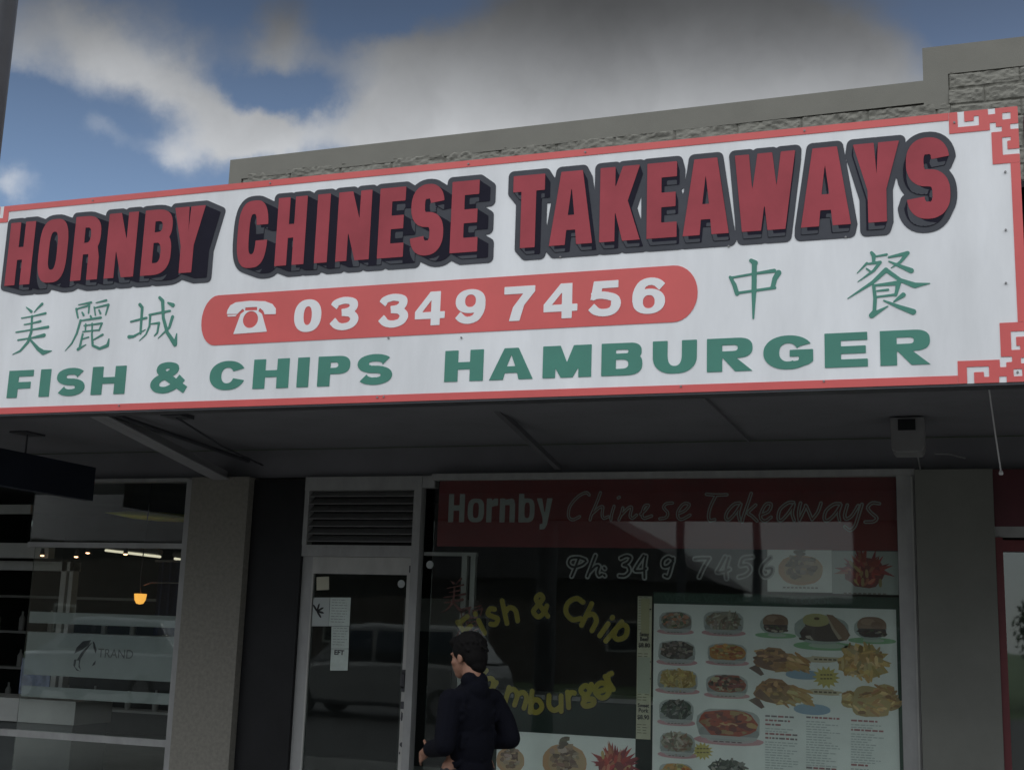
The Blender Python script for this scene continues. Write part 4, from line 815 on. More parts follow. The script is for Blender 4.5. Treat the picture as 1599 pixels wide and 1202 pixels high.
TK = [[(115,82),(190,88),(275,85)], [(190,90),(150,170),(132,240),(140,285),(180,280)], [(375,150),(330,160),(280,215),(265,265),(290,280),(340,230),(385,160)], [(385,160),(365,230),(375,285)], [(465,75),(440,150),(405,250),(395,295)], [(500,165),(440,225),(470,250),(510,290)],
      [(535,245),(600,215),(620,160),(580,160),(545,220),(540,270),(575,290),(620,260)], [(795,145),(750,150),(690,200),(675,270),(700,285),(750,235),(800,160)], [(800,160),(785,230),(800,285)], [(850,150),(835,220),(840,285)], [(840,285),(885,190),(895,175),(940,280)], [(940,280),(985,220),(1010,150)],
      [(1160,155),(1110,160),(1050,210),(1035,275),(1065,285),(1120,235),(1165,165)], [(1165,165),(1145,230),(1155,285)], [(1215,165),(1195,240),(1205,275),(1250,250),(1300,170)], [(1330,160),(1305,240),(1275,330),(1235,362),(1195,335)], [(1465,155),(1410,150),(1375,185),(1400,225),(1445,265),(1420,295),(1355,298)]]
script(CH, (690, 755), 4.0, 'script_word', BN, 10.0325, MT['decal'], .013, MT['banner'], .004); script(TK, (1080, 755), 5.0, 'script_word', BN, 10.0325, MT['decal'], .014, MT['banner'], .004)
# --- other vinyl lettering
PHN = [[(195,105),(150,90),(95,95),(80,130),(110,155),(170,140),(200,115)], [(150,95),(125,160),(100,220)], [(265,75),(240,140),(210,220)], [(225,190),(265,150),(290,150),(280,190),(290,215),(310,205)], [(325,160),(330,166)], [(325,210),(330,216)],
       [(440,95),(480,78),(510,90),(490,125),(460,140),(490,150),(500,185),(470,215),(430,215)], [(600,75),(550,150),(540,180),(590,180),(615,165)], [(615,80),(605,150),(605,230)],
       [(800,100),(770,85),(735,110),(735,150),(770,150),(805,115)], [(805,95),(790,160),(770,220),(745,215)], [(955,100),(1000,95),(1055,95)], [(1050,100),(1015,160),(985,225)], [(1165,85),(1125,160),(1110,190),(1160,185),(1195,170)], [(1190,90),(1170,165),(1175,235)],
       [(1355,85),(1290,95),(1270,145)], [(1270,145),(1320,140),(1340,175),(1310,210),(1260,225)], [(1480,90),(1430,140),(1415,190),(1440,225),(1480,205),(1490,165),(1450,165)]]
pho = script(PHN, (870, 850), 4.4417, 'window_lettering', None, 10.0315, MT['decal'], .022, MT['decal_dark'], .009); tag(pho, 'pale outlined brush-style phone number on the shop window under the red banner', 'lettering')
def arch(word, pos, hgt, name, label):
    """pos: (centre px, centre py, angle deg, width px) of each letter; heavy rounded lower case"""
    st = []
    SK = dict(F=[[(.15,0),(.15,1)],[(.15,.93),(.85,.93)],[(.15,.5),(.7,.5)]], i=[[(.5,0),(.5,.62)],[(.5,.92),(.5,.95)]], s=[[(.85,.56),(.5,.64),(.2,.5),(.5,.33),(.82,.17),(.5,.02),(.12,.1)]], h=[[(.15,0),(.15,1)],[(.15,.45),(.5,.63),(.85,.45),(.85,0)]],
              C=[[(.92,.84),(.55,.95),(.15,.7),(.12,.3),(.5,.04),(.92,.14)]], p=[[(.15,-.3),(.15,.63)],[(.15,.32),(.3,.58),(.62,.6),(.85,.32),(.62,.05),(.3,.07),(.15,.32)]], m=[[(.08,0),(.08,.63)],[(.08,.45),(.28,.62),(.5,.45),(.5,0)],[(.5,.45),(.72,.62),(.92,.45),(.92,0)]],
              b=[[(.15,0),(.15,1)],[(.15,.32),(.3,.58),(.62,.6),(.85,.32),(.62,.05),(.3,.05),(.15,.32)]], u=[[(.12,.63),(.12,.2),(.45,.03),(.85,.2)],[(.86,.63),(.86,0)]], r=[[(.2,0),(.2,.63)],[(.2,.4),(.5,.6),(.85,.58)]], a=[[(.85,.62),(.85,0)],[(.85,.32),(.6,.6),(.3,.58),(.12,.32),(.3,.05),(.6,.04),(.85,.32)]],
              g=[[(.85,.6),(.85,.62)],[(.75,.4),(.5,.62),(.2,.5),(.2,.3),(.5,.18),(.75,.4)],[(.3,.15),(.3,-.0),(.8,-.08),(.75,-.3),(.3,-.34),(.15,-.18),(.4,-.02)]], e=[[(.12,.33),(.88,.33),(.8,.55),(.5,.63),(.18,.5),(.12,.3),(.3,.06),(.6,.02),(.88,.14)]], H=[[(.12,0),(.12,1)],[(.88,0),(.88,1)],[(.12,.5),(.88,.5)]])
    SK['&'] = [[(.95,.05),(.45,.55),(.28,.8),(.5,.97),(.68,.8),(.35,.5),(.12,.25),(.4,.02),(.75,.2),(.9,.48)]]
    for ch, (px, py, an, wd) in zip(word, pos):
        cx, cz = at(px, py, 10.03); ww = wd/195*1.22; ca, sa = math.cos(math.radians(an)), math.sin(math.radians(an)); mid = .5 if ch in 'FhCbH&i' else (.18 if ch in 'pg' else .32)
        for s in SK[ch]:
            if ch in 'smuraep': s = [(a, b*1.14) for a, b in s]
            s2 = cat(s, 5) if len(s) > 2 else s
            st.append([(cx+(a-.5)*ww*ca-(b-mid)*hgt*sa, cz+(a-.5)*ww*sa+(b-mid)*hgt*ca, .0208) for a, b in s2])
    xs = [p[0] for s in st for p in s]; zs = [p[1] for s in st for p in s]
    f = lambda X, Z: np.min([sd_caps(X, Z, s) for s in st], axis=0)
    bx = (min(xs)-.06, max(xs)+.06, min(zs)-.06, max(zs)+.06)
    o = cutout(name, f, bx, .0055, 10.0312, .0006, MT['yellow'], None); tag(o, label, 'lettering')
    cutout('letter_outline', lambda X, Z: f(X, Z)-.010, bx, .007, 10.0325, .0006, MT['decal_dark'], o); return o
arch('Fish&Chip', [(731,980,38,22), (749,972,30,10), (770,964,24,17), (796,953,15,22), (843,945,2,24), (896,950,-8,26), (924,963,-25,22), (947,977,-35,10), (965,992,-40,22)], .19, 'window_lettering', "upper arch of yellow lettering on the dark window, starting at the person's head")
arch('Hamburger', [(742,1050,-42,24), (762,1070,-35,20), (806,1090,-14,32), (838,1096,-4,22), (867,1099,2,22), (892,1093,6,14), (917,1084,12,22), (940,1079,22,22), (956,1064,35,14)], .165, 'window_lettering', 'lower arch of yellow lettering on the dark window, partly hidden by the person')
# --- red characters on the sidelight and notices on the door
for st, (ox, oy), lab in ((MEI, (676, 880), 'upper faded red character on the narrow sidelight beside the door'), (LI, (640, 926), 'lower faded red character on the narrow sidelight beside the door')):
    o = brush(st, (ox, oy), 8.0, 'window_character', 10.0315, mat('faded_red', (.16, .05, .045), .6, .2, 20), None, 10.03, 1.5, .005, .0006); tag(o, lab, 'lettering', 'red characters on the sidelight')
def door_px(x, y): return at(460+x/3.515, 860+y/3.515, 10.03)
def notice(label, pts, m, lines=0, y=10.032, seed=1, name='notice'):
    q = [door_px(*p) for p in pts]; o = MB().prism(q, y, y+.001).build(name, m); tag(o, label, 'notice')
    if lines:
        r = random.Random(seed); P = Pic(y-.0004); xs = [p[0] for p in q]; zs = [p[1] for p in q]
        for i in range(lines):
            z = max(zs)-(max(zs)-min(zs))*(.10+.85*i/lines); xx = min(xs)+.02; xe = max(xs)-.02-r.random()*.03
            while xx < xe: ww = r.uniform(.01, .04); P.p(rc(xx, z, min(xx+ww, xe), z+.005), (.20,.23,.22)); xx += ww+.008
        P.m.build('text_lines', MT['prt'], o)
    return o
notice('small cream card in the top left corner of the glass door', [(120,143), (188,140), (188,212), (120,215)], mat('cream_card', (.45, .44, .34), .6), 0)
nA = notice('wide white notice with a black plant motif on the glass door', [(103,255), (192,255), (186,412), (92,412)], mat('grey_notice', (.40, .44, .43), .6), 0, 10.034)
fl = MB()
for a in (-.9, -.2, .5, 1.3, 2.2): 
    c = door_px(122, 330); fl.flat(sliver(c[0]+.035*math.cos(a), c[1]+.035*math.sin(a), .035, .009, a), 10.0335)
fl.build('plant_motif', MT['decal_dark'], nA)
notice('topmost of three white sheets taped in a column on the door', [(195,255), (308,255), (300,412), (188,412)], MT['notice'], 9, 10.032, 2)
notice('middle of three white sheets taped in a column on the door', [(202,414), (299,414), (296,535), (200,535)], MT['notice'], 7, 10.032, 3)
nB = notice('lowest of three white sheets in a column on the door, with bold letters', [(200,537), (296,537), (290,655), (194,655)], MT['notice'], 0, 10.032, 4)
c = door_px(205, 560); textmesh('bold_text', 'EFT', c[0]+.02, c[1]-.01, .055, 10.0312, MT['ink'], nB, 1.1, .002)
for (x, y, lab) in ((585, 180, 'pale round sticker in the upper right corner of the glass door'), (742, 75, 'pale round sticker high on the sidelight beside the door')):
    c = door_px(x, y); o = cutout('sticker', lambda X, Z: np.hypot(X-c[0], Z-c[1])-.034, (c[0]-.05, c[0]+.05, c[1]-.05, c[1]+.05), .004, 10.0318, .0006, MT['decal']); tag(o, lab, 'sticker', 'round stickers on the glass')
# --- things in the takeaway
cn = empty('shop_counter', (-3.2, 11.6, 0), 'dark green shop counter dimly seen behind the takeaway window', 'counter')
MB(True).box(-4.6, -2.2, 11.5, 12.1, 0, 1.02).build('cabinet', MT['green_dark'], cn); MB(True).box(-4.65, -2.15, 11.45, 12.15, 1.02, 1.06).build('worktop', MT['innerw'], cn)
fr = empty('drinks_fridge', (-5.2, 13.0, 0), 'tall pale drinks fridge dimly seen through the glass door', 'fridge')
MB(True).box(-5.75, -5.1, 12.8, 13.4, 0, 1.95).build('cabinet', MT['innerw'], fr); MB(True).box(-5.70, -5.15, 12.78, 12.797, .2, 1.6).build('door', MT['inner'], fr)
# ------------------------------------------------------------------ left shop: film on the glass, logo, lamps
FB = empty('window_film', (-7.53, 10.0, EYE-.35), 'frosted bands with a dark lily emblem across the left shop window', 'window film')
for z0, z1 in ((-.062, .045), (-.54, -.145), (-.742, -.642)): MB().box(-8.388, -6.725, 10.0142, 10.0160, z0, z1).build('band', MT['film'], FB)
def LP(x, y): return at(x/3.98, 900+y/3.98, 10.0)
em = [[(455,478),(470,440),(510,400),(560,393),(545,425),(500,455)], [(570,400),(582,410),(595,455),(588,478),(575,440)], [(560,410),(565,412),(520,470),(490,520),(470,520),(500,470)], [(455,515),(470,512),(460,560),(480,580),(498,588),(470,582),(450,550)], [(485,520),(495,512),(488,545),(497,580),(482,560)], [(590,520),(585,545),(565,555),(575,535)]]
mb = MB()
for q in em: mb.prism([LP(*p) for p in q], 10.0133, 10.0140)
mb.build('emblem', MT['inkfilm'], FB)
c = LP(600, 500); textmesh('emblem_text', 'TRAND', c[0], c[1], .115, 10.0137, mat('etched', (.085, .09, .09), .6), FB, 1.0, 0.)
LM = empty('pendant_lamp', (at(220, 930, 11.2)[0], 11.2, EYE+.2), 'glowing amber glass pendant lamp inside the left shop', 'lamp')
lx, lz = at(220, 921, 11.2); MB().lathe((lx, 11.2, lz-.155), [(.001, .01), (.035, .018), (.056, .055), (.064, .115), (.060, .118)], 20).build('shade', MT['lampo'], LM, smooth=True)
MB().tube([(lx, 11.2, lz-.03), (lx-.02, 11.2, lz+.10), (lx+.02, 11.2, 1.48)], .006).build('stem', MT['steel'], LM)
MB().tube([(lx+.03, 11.2, lz+.05), (lx+.12, 11.2, lz+.08), (lx+.5, 11.2, lz+.08)], .006).build('bracket', MT['box'], LM)
sp0 = None
for i, (x, y, lab) in enumerate(((66, 866, 'leftmost tiny glowing ceiling spotlight in the left shop'), (119, 868, 'tiny glowing spotlight hanging lowest, by the door mullion in the left shop'), (137, 862, 'tiny glowing spotlight just right of the mullion in the left shop'), (196, 864, 'tiny glowing spotlight in front of the fluorescent tube'))):
    a, b = at(x, y, 11.2)
    if sp0 is None:
        sp0 = empty('spotlight', (a, 11.2, EYE+b), lab, 'spotlight', 'spotlights in the left shop'); MB().lathe((a, 11.2, b-.018), [(.001, 0), (.018, .004), (.021, .014), (.001, .016)], 10).build('bulb', MT['spot'], sp0); MB().tube([(a, 11.2, b), (a, 11.2, b+.07)], [.025, .015], 10).build('can', MT['steel'], sp0); base_ = (a, b)
    else: s_ = copy_tree(sp0); s_.location = (a, 11.2, EYE+b); s_['label'] = lab
for i, ((xa, ya), (xb, yb), lab) in enumerate((((165, 859), (250, 869), 'long fluorescent tube light on the left shop ceiling'), ((273, 872), (297, 876), 'fluorescent tube light half hidden by the window frame'))):
    a = at(xa, ya, 13.2); b = at(xb, yb, 12.2); e = empty('tube_light', ((a[0]+b[0])/2, 12.7, EYE+a[1]), lab, 'ceiling light', 'tube lights in the left shop'); MB().tube([(a[0], 13.2, a[1]), (b[0], 12.2, b[1])], .014, 8).build('tube', MT['lampw'], e); MB().tube([(a[0], 13.2, a[1]+.05), (b[0], 12.2, b[1]+.05)], .035, 8).build('batten', MT['box'], e)
dl, dr_ = at(170, 800, 12.0), at(310, 812, 12.0)
ds = MB().lathe((0, 0, 0), [(.001, -.055), (.3, -.045), (.60, 0), (.3, .04), (.001, .05)], 28).build('ceiling_shade', MT['disc'], None, smooth=True)
for v in ds.data.vertices: v.co.z -= EYE
ds.location = ((dl[0]+dr_[0])/2+.1, 12.0, EYE+(dl[1]+dr_[1])/2); ds.rotation_euler = (.06, .06, 0); tag(ds, 'flat olive disc ceiling shade behind the upper left window', 'lampshade')
cv = empty('curtain', (-8.3, 11.7, EYE-.2), 'dark navy curtain behind the glass to the right of the amber lamp', 'curtain')
b = MB(); n_ = 22; X0, X1 = at(247, 900, 11.7)[0], at(300, 900, 11.7)[0]
b.add([(X0+(X1-X0)*i/n_, 11.7+.03*math.sin(i*1.3), z) for z in (-.15, .62) for i in range(n_+1)], [(i, i+1, i+n_+2, i+n_+1) for i in range(n_)]); b.build('cloth', mat('navy_cloth', (.02, .03, .075), .9, .3, 12), cv)
MB().tube([(X0-.05, 11.7, .63), (X1+.05, 11.7, .63)], .012).build('rail', MT['box'], cv)
sh_ = empty('display_shelf', (-10.6, 13.6, 0), 'dim display shelf of bottles at the back of the left shop', 'shelf')
for z in (.5, .95, 1.4, 1.85): MB(True).box(-12.6, -8.6, 13.5, 13.8, z, z+.03).build('board', MT['innerw'], sh_)
rb = random.Random(6); b0_ = None
for i in range(27):
    x, z = -12.4+(i % 9)*.43+rb.uniform(-.08, .08), (.53, .98, 1.43)[i//9]
    if b0_ is None: b0_ = MB(True).lathe((0, 0, 0), [(.035, 0), (.038, .02), (.038, .15), (.014, .19), (.014, .23), (.001, .232)], 10).build('bottle', MT['innerw'], None, smooth=True); o = b0_
    else: o = b0_.copy(); SC.collection.objects.link(o)
    o.location = (x, 13.62, z); o.scale = (1, 1, rb.uniform(.8, 1.2)); tag(o, 'small dim bottle on the display shelf at the back of the left shop', 'bottle', 'bottles on the back shelf')
ct = empty('shop_counter', (-9.3, 11.0, 0), 'white counter low behind the left shop window', 'counter')
MB().box(-11, -8.45, 10.9, 11.5, -1.06, -.83).build('worktop', MT['innerw'], ct); MB(True).box(-11, -8.5, 10.95, 11.5, 0, .56).build('cabinet', MT['inner'], ct)
pq = MB().box(-9.15, -8.78, 10.88, 10.885, -.78, -.42).build('framed_picture', mat('blue_print', (.16, .20, .30), .5, .5, 14)); tag(pq, 'small blue and white picture standing on the white counter at far left', 'picture')

# ------------------------------------------------------------------ the person
def prims_mesh(name, prims, voxel, m, parent=None, smooth_it=6, off=Vector((0, 0, 0))):
    bm = bmesh.new()
    for p in prims:
        if p[0] == 'e':                     # ellipsoid: centre, radii, axes
            _, c, rad, ax = p; g = bmesh.ops.create_icosphere(bm, subdivisions=3, radius=1)
            for v in g['verts']:
                w_ = ax[0]*(v.co.x*rad[0])+ax[1]*(v.co.y*rad[1])+ax[2]*(v.co.z*rad[2]); v.co = Vector(c)+w_
        else:                               # limb: joints with radii
            _, pts = p
            for (a, ra), (b, rb) in zip(pts[:-1], pts[1:]):
                a = Vector(a); b = Vector(b); n = max(2, int((b-a).length/(.35*min(ra, rb)))+1); d = (b-a).normalized() if (b-a).length > 1e-6 else Vector((0, 0, 1)); u = d.orthogonal().normalized(); v2 = d.cross(u); rings = []
                for i in range(n+1):
                    t = i/n; c = a.lerp(b, t); rr = ra+(rb-ra)*t; rings.append([bm.verts.new(c+(u*math.cos(k*math.pi/6)+v2*math.sin(k*math.pi/6))*rr) for k in range(12)])
                for i in range(n):
                    for k in range(12): bm.faces.new((rings[i][k], rings[i][(k+1) % 12], rings[i+1][(k+1) % 12], rings[i+1][k]))
                bm.faces.new(rings[0][::-1]); bm.faces.new(rings[-1])
                for c, rr in ((a, ra), (b, rb)):
                    g = bmesh.ops.create_icosphere(bm, subdivisions=2, radius=rr*.995)
                    for v in g['verts']: v.co += c
    me = bpy.data.meshes.new(name); bm.to_mesh(me); bm.free()
    o = bpy.data.objects.new('tmp', me); SC.collection.objects.link(o)
    r = o.modifiers.new('r', 'REMESH'); r.mode = 'VOXEL'; r.voxel_size = voxel
    if smooth_it: s = o.modifiers.new('s', 'SMOOTH'); s.iterations = smooth_it; s.factor = .5
    bpy.context.view_layer.update(); me2 = bpy.data.meshes.new_from_object(o.evaluated_get(bpy.context.evaluated_depsgraph_get()))
    bpy.data.objects.remove(o); bpy.data.meshes.remove(me); me2.name = name
    for v in me2.vertices: v.co -= off
    me2.polygons.foreach_set('use_smooth', [True]*len(me2.polygons)); me2.materials.clear(); me2.materials.append(m)
    return link(name, me2, parent)
YP = 6.85; hx = at(738, 1010, YP)[0]
PB = Vector((hx, YP, 0)); fw = Vector((-.84, .54, 0)).normalized(); lf_ = Vector((-fw.y, fw.x, 0)); up = Vector((0, 0, 1))
def J(a, b, z): return PB+fw*a+lf_*b+up*z
hf = Vector((-.93, .33, -.16)).normalized(); hl = Vector((-hf.y, hf.x, 0)).normalized(); hu = hf.cross(hl).normalized(); hu = hu if hu.z > 0 else -hu
HC = J(.045, 0, 1.475)
def Hd(a, b, c): return HC+hf*a+hl*b+hu*c
AX = (hf, hl, hu); BX = (fw, lf_, up)
def finger(base, d1, bend, n, r):
    p = base; d = d1.normalized(); pts = [(p, r)]
    for L_, k in zip(n, (0, 1, 1)):
        d = (d+bend*(.45*k)).normalized(); p = p+d*L_; pts.append((p, r*.93)); r *= .93
    return ('l', pts)
def hand(w_, d, side, curl):                  # wrist, pointing direction, thumb side, curl direction
    P = [('l', [(w_, .026), (w_+d*.05, .030)]), ('e', w_+d*.055, (.05, .038, .017), (d, side, d.cross(side).normalized()))]
    for i, (o, ln) in enumerate(((.028, .92), (.009, 1.), (-.010, .94), (-.028, .76))): P.append(finger(w_+d*.09+side*o, d+side*o*2, curl, (.038*ln, .027*ln, .022*ln), .0088))
    P.append(finger(w_+d*.03+side*.034, d*.6+side*.8, curl*.6+d*.5, (.036, .028, .022), .0102)); return P
shl, shr = J(-.01, .145, 1.235), J(-.01, -.145, 1.235); ell, elr = J(-.06, .21, 1.0), J(-.10, -.215, 1.03); wrl, wrr = J(.135, .18, .96), J(.12, -.11, 1.0)
body = []
body += [('e', Hd(-.012, 0, .028), (.098, .074, .098), AX), ('e', Hd(.035, 0, -.03), (.070, .062, .085), AX), ('e', Hd(.050, 0, -.085), (.042, .043, .034), AX), ('e', Hd(.068, 0, -.098), (.020, .022, .018), AX)]
body += [('l', [(Hd(.092, 0, .012), .012), (Hd(.108, 0, -.022), .0155)]), ('e', Hd(.085, 0, .025), (.014, .05, .013), AX), ('e', Hd(.090, 0, -.058), (.014, .026, .0075), AX), ('e', Hd(.088, 0, -.071), (.013, .022, .0075), AX)]
for sgn in (1, -1): body += [('e', Hd(-.004, sgn*.076, -.012), (.019, .009, .031), (hf, (hl*sgn-hf*.35).normalized(), hu)), ('e', Hd(.055, sgn*.05, -.025), (.025, .018, .02), AX)]
body += [('l', [(Hd(-.025, 0, -.04), .058), (J(-.01, 0, 1.36), .057), (J(-.02, 0, 1.28), .075)]), ('e', J(0, 0, 1.16), (.105, .165, .17), BX), ('e', J(0, 0, .97), (.10, .145, .15), BX), ('e', J(0, 0, .87), (.105, .155, .11), BX)]
body += [('l', [(shl, .055), (ell, .042), (wrl, .028)]), ('l', [(shr, .055), (elr, .042), (wrr, .028)])]
body += hand(wrl, (fw*.75-lf_*.15-up*.35).normalized(), (up*.8+fw*.4-lf_*.2).normalized(), (-lf_*.8-up*.4)) + hand(wrr, (fw*.8+lf_*.35-up*.1).normalized(), (up*.9+fw*.2).normalized(), (lf_*.7-up*.5))
for sgn in (1, -1): body += [('l', [(J(0, sgn*.085, .86), .085), (J(.02, sgn*.095, .46), .055), (J(-.01, sgn*.10, .09), .038)]), ('l', [(J(-.03, sgn*.10, .05), .035), (J(.14, sgn*.115, .035), .03)])]
PE = prims_mesh('person', body, .0055, MT['skin'], None, 5, PB); PE.location = PB
tag(PE, 'person with short black hair and dark navy jacket standing side-on at the window', 'person')
ja = [('e', J(-.005, 0, 1.15), (.122, .150, .20), BX), ('e', J(-.01, 0, .99), (.122, .146, .19), BX), ('e', J(-.005, 0, .87), (.124, .150, .10), BX), ('e', J(-.02, .085, 1.25), (.075, .095, .055), BX), ('e', J(-.02, -.085, 1.25), (.075, .095, .055), BX),
      ('l', [(J(-.03, .035, 1.345), .052), (J(-.035, 0, 1.29), .088)]), ('l', [(J(-.03, -.035, 1.345), .052), (J(-.035, 0, 1.29), .088)]),
      ('l', [(shl, .070), (J(-.04, .185, 1.11), .064), (ell, .060), (wrl-(wrl-ell).normalized()*.03, .047)]), ('l', [(shr, .070), (J(-.06, -.20, 1.12), .064), (elr, .060), (wrr-(wrr-elr).normalized()*.03, .047)])]
rr_ = random.Random(2)
for i in range(26):                           # soft folds
    t = rr_.random(); sd_ = rr_.choice((1, -1)); z = rr_.uniform(.86, 1.22); b = rr_.uniform(-.16, .16); ja.append(('l', [(J(-.118+abs(b)*.25, b, z), .013), (J(-.116+abs(b)*.25, b+rr_.uniform(-.05, .05), z+rr_.uniform(-.07, .07)), .010)]))
for k in range(6):
    c = ell.lerp(wrl, k/7); ja.append(('e', c, (.012, .062-.003*k, .062-.003*k), ((wrl-ell).normalized(), lf_, (wrl-ell).normalized().cross(lf_).normalized())))
    c = shl.lerp(ell, .35+k/9); ja.append(('e', c, (.012, .069-.002*k, .069-.002*k), ((ell-shl).normalized(), fw, (ell-shl).normalized().cross(fw).normalized())))
prims_mesh('jacket', ja, .0075, MT['jacket'], PE, 4, PB)
tr = [('e', J(0, 0, .84), (.118, .168, .10), BX)]
for sgn in (1, -1): tr.append(('l', [(J(0, sgn*.085, .82), .10), (J(.02, sgn*.095, .46), .075), (J(-.01, sgn*.10, .10), .062)]))
prims_mesh('trousers', tr, .009, MT['trousers'], PE, 4, PB)
for sgn in (1, -1): prims_mesh('shoe', [('l', [(J(-.05, sgn*.10, .05), .048), (J(.06, sgn*.108, .045), .045), (J(.16, sgn*.118, .038), .036)])], .008, MT['shoe'], PE, 3, PB)
ha = [('e', Hd(-.022, 0, .042), (.108, .086, .101), AX), ('e', Hd(-.062, 0, -.005), (.062, .078, .082), AX), ('e', Hd(.045, 0, .088), (.062, .066, .040), AX), ('e', Hd(-.075, 0, -.055), (.040, .058, .050), AX)]
for sgn in (1, -1): ha += [('e', Hd(.018, sgn*.068, .035), (.022, .016, .040), AX), ('e', Hd(.012, sgn*.073, .010), (.010, .008, .030), AX)]
for i in range(70):
    a = rr_.uniform(-3.14, 3.14); e_ = rr_.uniform(-.1, 1.4); d = (hf*math.cos(a)*math.cos(e_)*.104+hl*math.sin(a)*math.cos(e_)*.084+hu*(math.sin(e_)*.100))
    if d.dot(hf) > .05 and d.dot(hu) < .07: continue
    p = HC-hf*.022+hu*.042+d*.97; ha.append(('l', [(p, .009), (p+(-hf*.5-hu*.6+hl*rr_.uniform(-.4, .4)).normalized()*.025+d.normalized()*.004, .005)]))
prims_mesh('hair', ha, .0055, MT['hair'], PE, 2, PB)

# ------------------------------------------------------------------ across the road (seen only as reflections in the glass)
def car(loc, rz, body_m, label, tall=1.75, Ln=4.6):
    e = empty('parked_car', (0, 0, 0), label, 'car', 'cars parked across the road'); hw = .90; h = tall
    prof = [(-Ln/2, .45, .62), (-Ln/2+.12, .28, .95), (-Ln/2+.9, .25, 1.02), (-Ln/2+1.15, .25, 1.05), (-Ln/2+1.9, .25, 1.08), (Ln/2-1.0, .25, 1.10), (Ln/2-.12, .28, 1.08), (Ln/2, .45, .85)]
    def loft(st, k=6):
        vs = []; fs = []
        for x, zb, zt, w_ in st:
            sec = [(-w_, zb+.08), (-w_*1.0, (zb+zt)/2), (-w_*.97, zt-.06), (-w_*.88, zt), (w_*.88, zt), (w_*.97, zt-.06), (w_, (zb+zt)/2), (w_, zb+.08), (w_*.9, zb), (-w_*.9, zb)]
            vs += [(x, y, z) for y, z in sec]
        n = 10
        for i in range(len(st)-1):
            for j in range(n): fs.append((i*n+j, i*n+(j+1) % n, (i+1)*n+(j+1) % n, (i+1)*n+j))
        fs += [tuple(range(n-1, -1, -1)), tuple(range((len(st)-1)*n, len(st)*n))]; return vs, fs
    b = MB(True); v, f = loft([(x, a, t, hw*(.86 if abs(x) > Ln/2-.05 else 1)) for x, a, t in prof]); b.add(v, f)
    v, f = loft([(-Ln/2+1.05, 1.0, 1.06, hw*.88), (-Ln/2+1.75, 1.0, h-.04, hw*.74), (-Ln/2+2.3, 1.0, h, hw*.74), (Ln/2-.7, 1.0, h-.03, hw*.74), (Ln/2-.15, 1.0, 1.1, hw*.84)]); b.add(v, f)
    b.build('body', body_m, e, bevel=.02)
    for s in (1, -1):
        g = MB(True); y0 = s*hw*.80; g.add([(-Ln/2+1.45, s*hw*.875, 1.12), (-.05, s*hw*.865, 1.12), (-.05, s*hw*.765, h-.14), (-Ln/2+1.9, s*hw*.765, h-.14)], [(0,1,2,3)]).build('side_window', MT['carg'], e)
        g = MB(True); g.add([(.05, s*hw*.865, 1.12), (Ln/2-.5, s*hw*.865, 1.12), (Ln/2-.8, s*hw*.765, h-.14), (.05, s*hw*.765, h-.14)], [(0,1,2,3)]).build('side_window', MT['carg'], e)
        for x in (-Ln/2+.85, Ln/2-.85):
            w_ = MB(True).tube([(x, s*(hw-.20), .33), (x, s*(hw+.01), .33)], .33, 24).build('wheel', MT['tyre'], e); MB(True).tube([(x, s*(hw+.012), .33), (x, s*(hw+.02), .33)], .21, 20).build('rim', MT['rim'], w_)
        MB(True).box(-Ln/2-.01, -Ln/2+.10, s*.62-.16, s*.62+.16, .70, .84).build('headlight', MT['lampg'], e)
    e.location = (loc[0], loc[1], -.13); e.rotation_euler.z = rz; return e
car((-17.2, -3.2), 0, MT['cars'], 'silver tall car parked across the road, left of the paler one', 1.78)
car((-10.9, -3.6), 0, MT['carw'], 'pale grey tall car parked across the road nearer the door', 1.85, 4.8)
def house(name, label, x0, x1, y0, y1, zw, ridge, m, axis='y'):
    e = empty(name, ((x0+x1)/2, (y0+y1)/2, 0), label, 'house'); MB(True).box(x0, x1, y0, y1, -.16, zw).build('wall', m, e)
    xm, ym = (x0+x1)/2, (y0+y1)/2; o = .4
    if axis == 'y': vs = [(x0-o, y0-o, zw), (x1+o, y0-o, zw), (x1+o, y1+o, zw), (x0-o, y1+o, zw), (xm, y0-o, ridge), (xm, y1+o, ridge)]; fs = [(0,3,5,4), (1,4,5,2), (2,5,3), (0,4,1), (0,1,2,3)]
    else: vs = [(x0-o, y0-o, zw), (x1+o, y0-o, zw), (x1+o, y1+o, zw), (x0-o, y1+o, zw), (x0-o, ym, ridge), (x1+o, ym, ridge)]; fs = [(0,1,5,4), (3,4,5,2), (0,4,3), (1,2,5), (0,3,2,1)]
    MB(True).add(vs, fs).build('roof', MT['roofm'], e)
    for k in range(3):
        x = x0+(x1-x0)*(k+.5)/3; w_ = MB(True).box(x-.6, x+.6, y1+.001, y1+.05, 1.0, 2.2).build('window', MT['alu_light'], e); MB(True).box(x-.52, x+.52, y1+.051, y1+.06, 1.08, 2.12).build('pane', MT['carg'], w_)
    return e
house('gabled_house', 'brick house with a dark gabled roof across the road', -26, -8.6, -34, -25, 3.6, 8.4, MT['brick'])
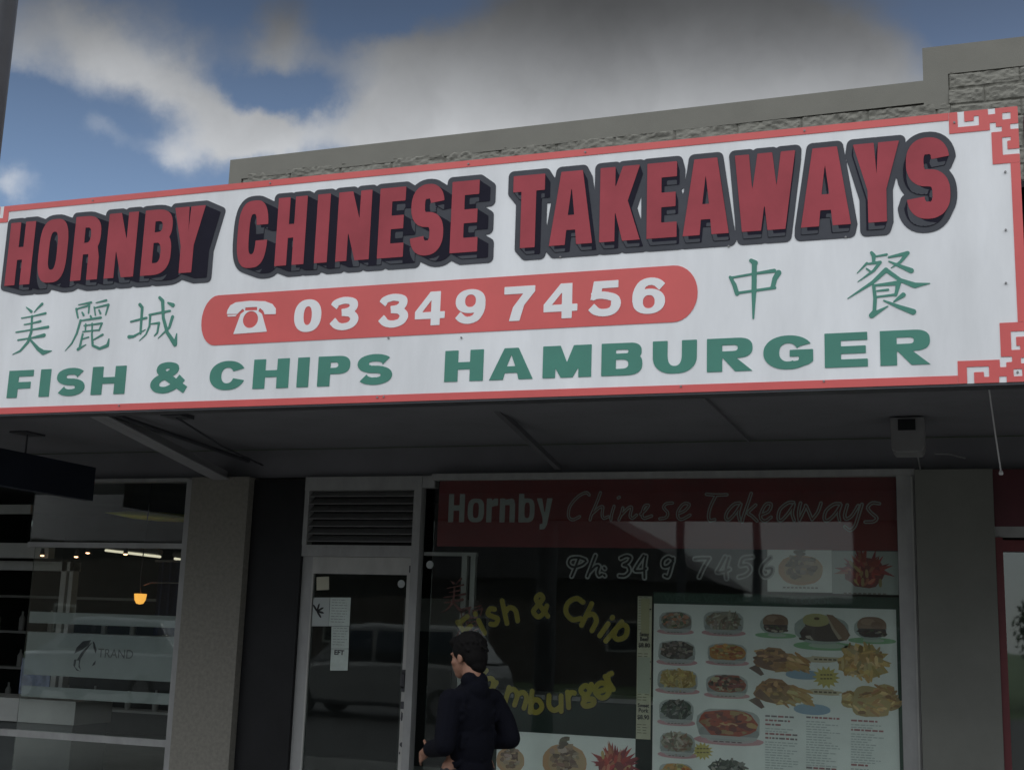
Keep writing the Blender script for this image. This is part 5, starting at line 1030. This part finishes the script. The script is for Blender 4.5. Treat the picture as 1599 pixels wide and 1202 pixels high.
house('narrow_house', 'narrow two-storey house with a steep dark roof across the road', -3.5, .3, -34, -25, 6.4, 9.4, MT['brick'])
house('flat_shed', 'low flat-roofed shed between the gabled and the narrow house', -9.5, -2.5, -40, -31, 3.1, 3.5, MT['brick'], 'x')
house('long_house', 'second long brick building with a dark roof, beyond the gabled house', -75, -30, -38, -27, 5.0, 7.8, MT['brick'], 'x')
house('long_house', 'low far building with a dark roof at the end of the road', 30, 70, -38, -27, 4.5, 7.5, MT['brick'], 'x')
def tree(x, y, h, r_, seed, label):
    rr = random.Random(seed); e = empty('tree', (x, y, 0), label, 'tree', 'trees across the road'); MB(True).tube([(x, y, -.16), (x+.1, y, h*.3), (x, y+.1, h*.6), (x+.1, y, h*.85)], [.28, .2, .12, .04], 8).build('trunk', MT['bark'], e)
    b = MB(True); cl = [(Vector((rr.gauss(0, .45)*r_, rr.gauss(0, .45)*r_, rr.gauss(0, .3)*r_)), rr.uniform(.3, .55)*r_) for _ in range(16)]
    for i in range(2600):
        c, q = rr.choice(cl); d = Vector((rr.gauss(0, 1), rr.gauss(0, 1), rr.gauss(0, 1))).normalized()*q*rr.random()**.4; p = Vector((x, y, h*.68))+c+d; u = Vector((rr.gauss(0, 1), rr.gauss(0, 1), rr.gauss(0, 1))).normalized(); v = u.orthogonal().normalized(); s = rr.uniform(.08, .17)
        b.add([tuple(p-u*s), tuple(p+v*s*.5), tuple(p+u*s), tuple(p-v*s*.5)], [(0,1,2,3)])
    b.build('crown', MT['leaf'], e); return e
tree(3.4, -22, 4.6, 2.0, 2, 'low leafy tree across the road beside the narrow house'); tree(13, -23, 7.5, 2.6, 3, 'smaller leafy tree across the road at the right')
for i, (px, lab) in enumerate(((1062, 'thin power pole across the road nearer the gabled house'), (1183, 'thin power pole across the road nearer the narrow house'))):
    x = at(px, 860, 32)[0]; o = MB(True).tube([(x, -12, -.16), (x, -12, 8.5)], [.12, .09], 10).build('power_pole', MT['steel']); tag(o, lab, 'pole', 'power poles across the road')
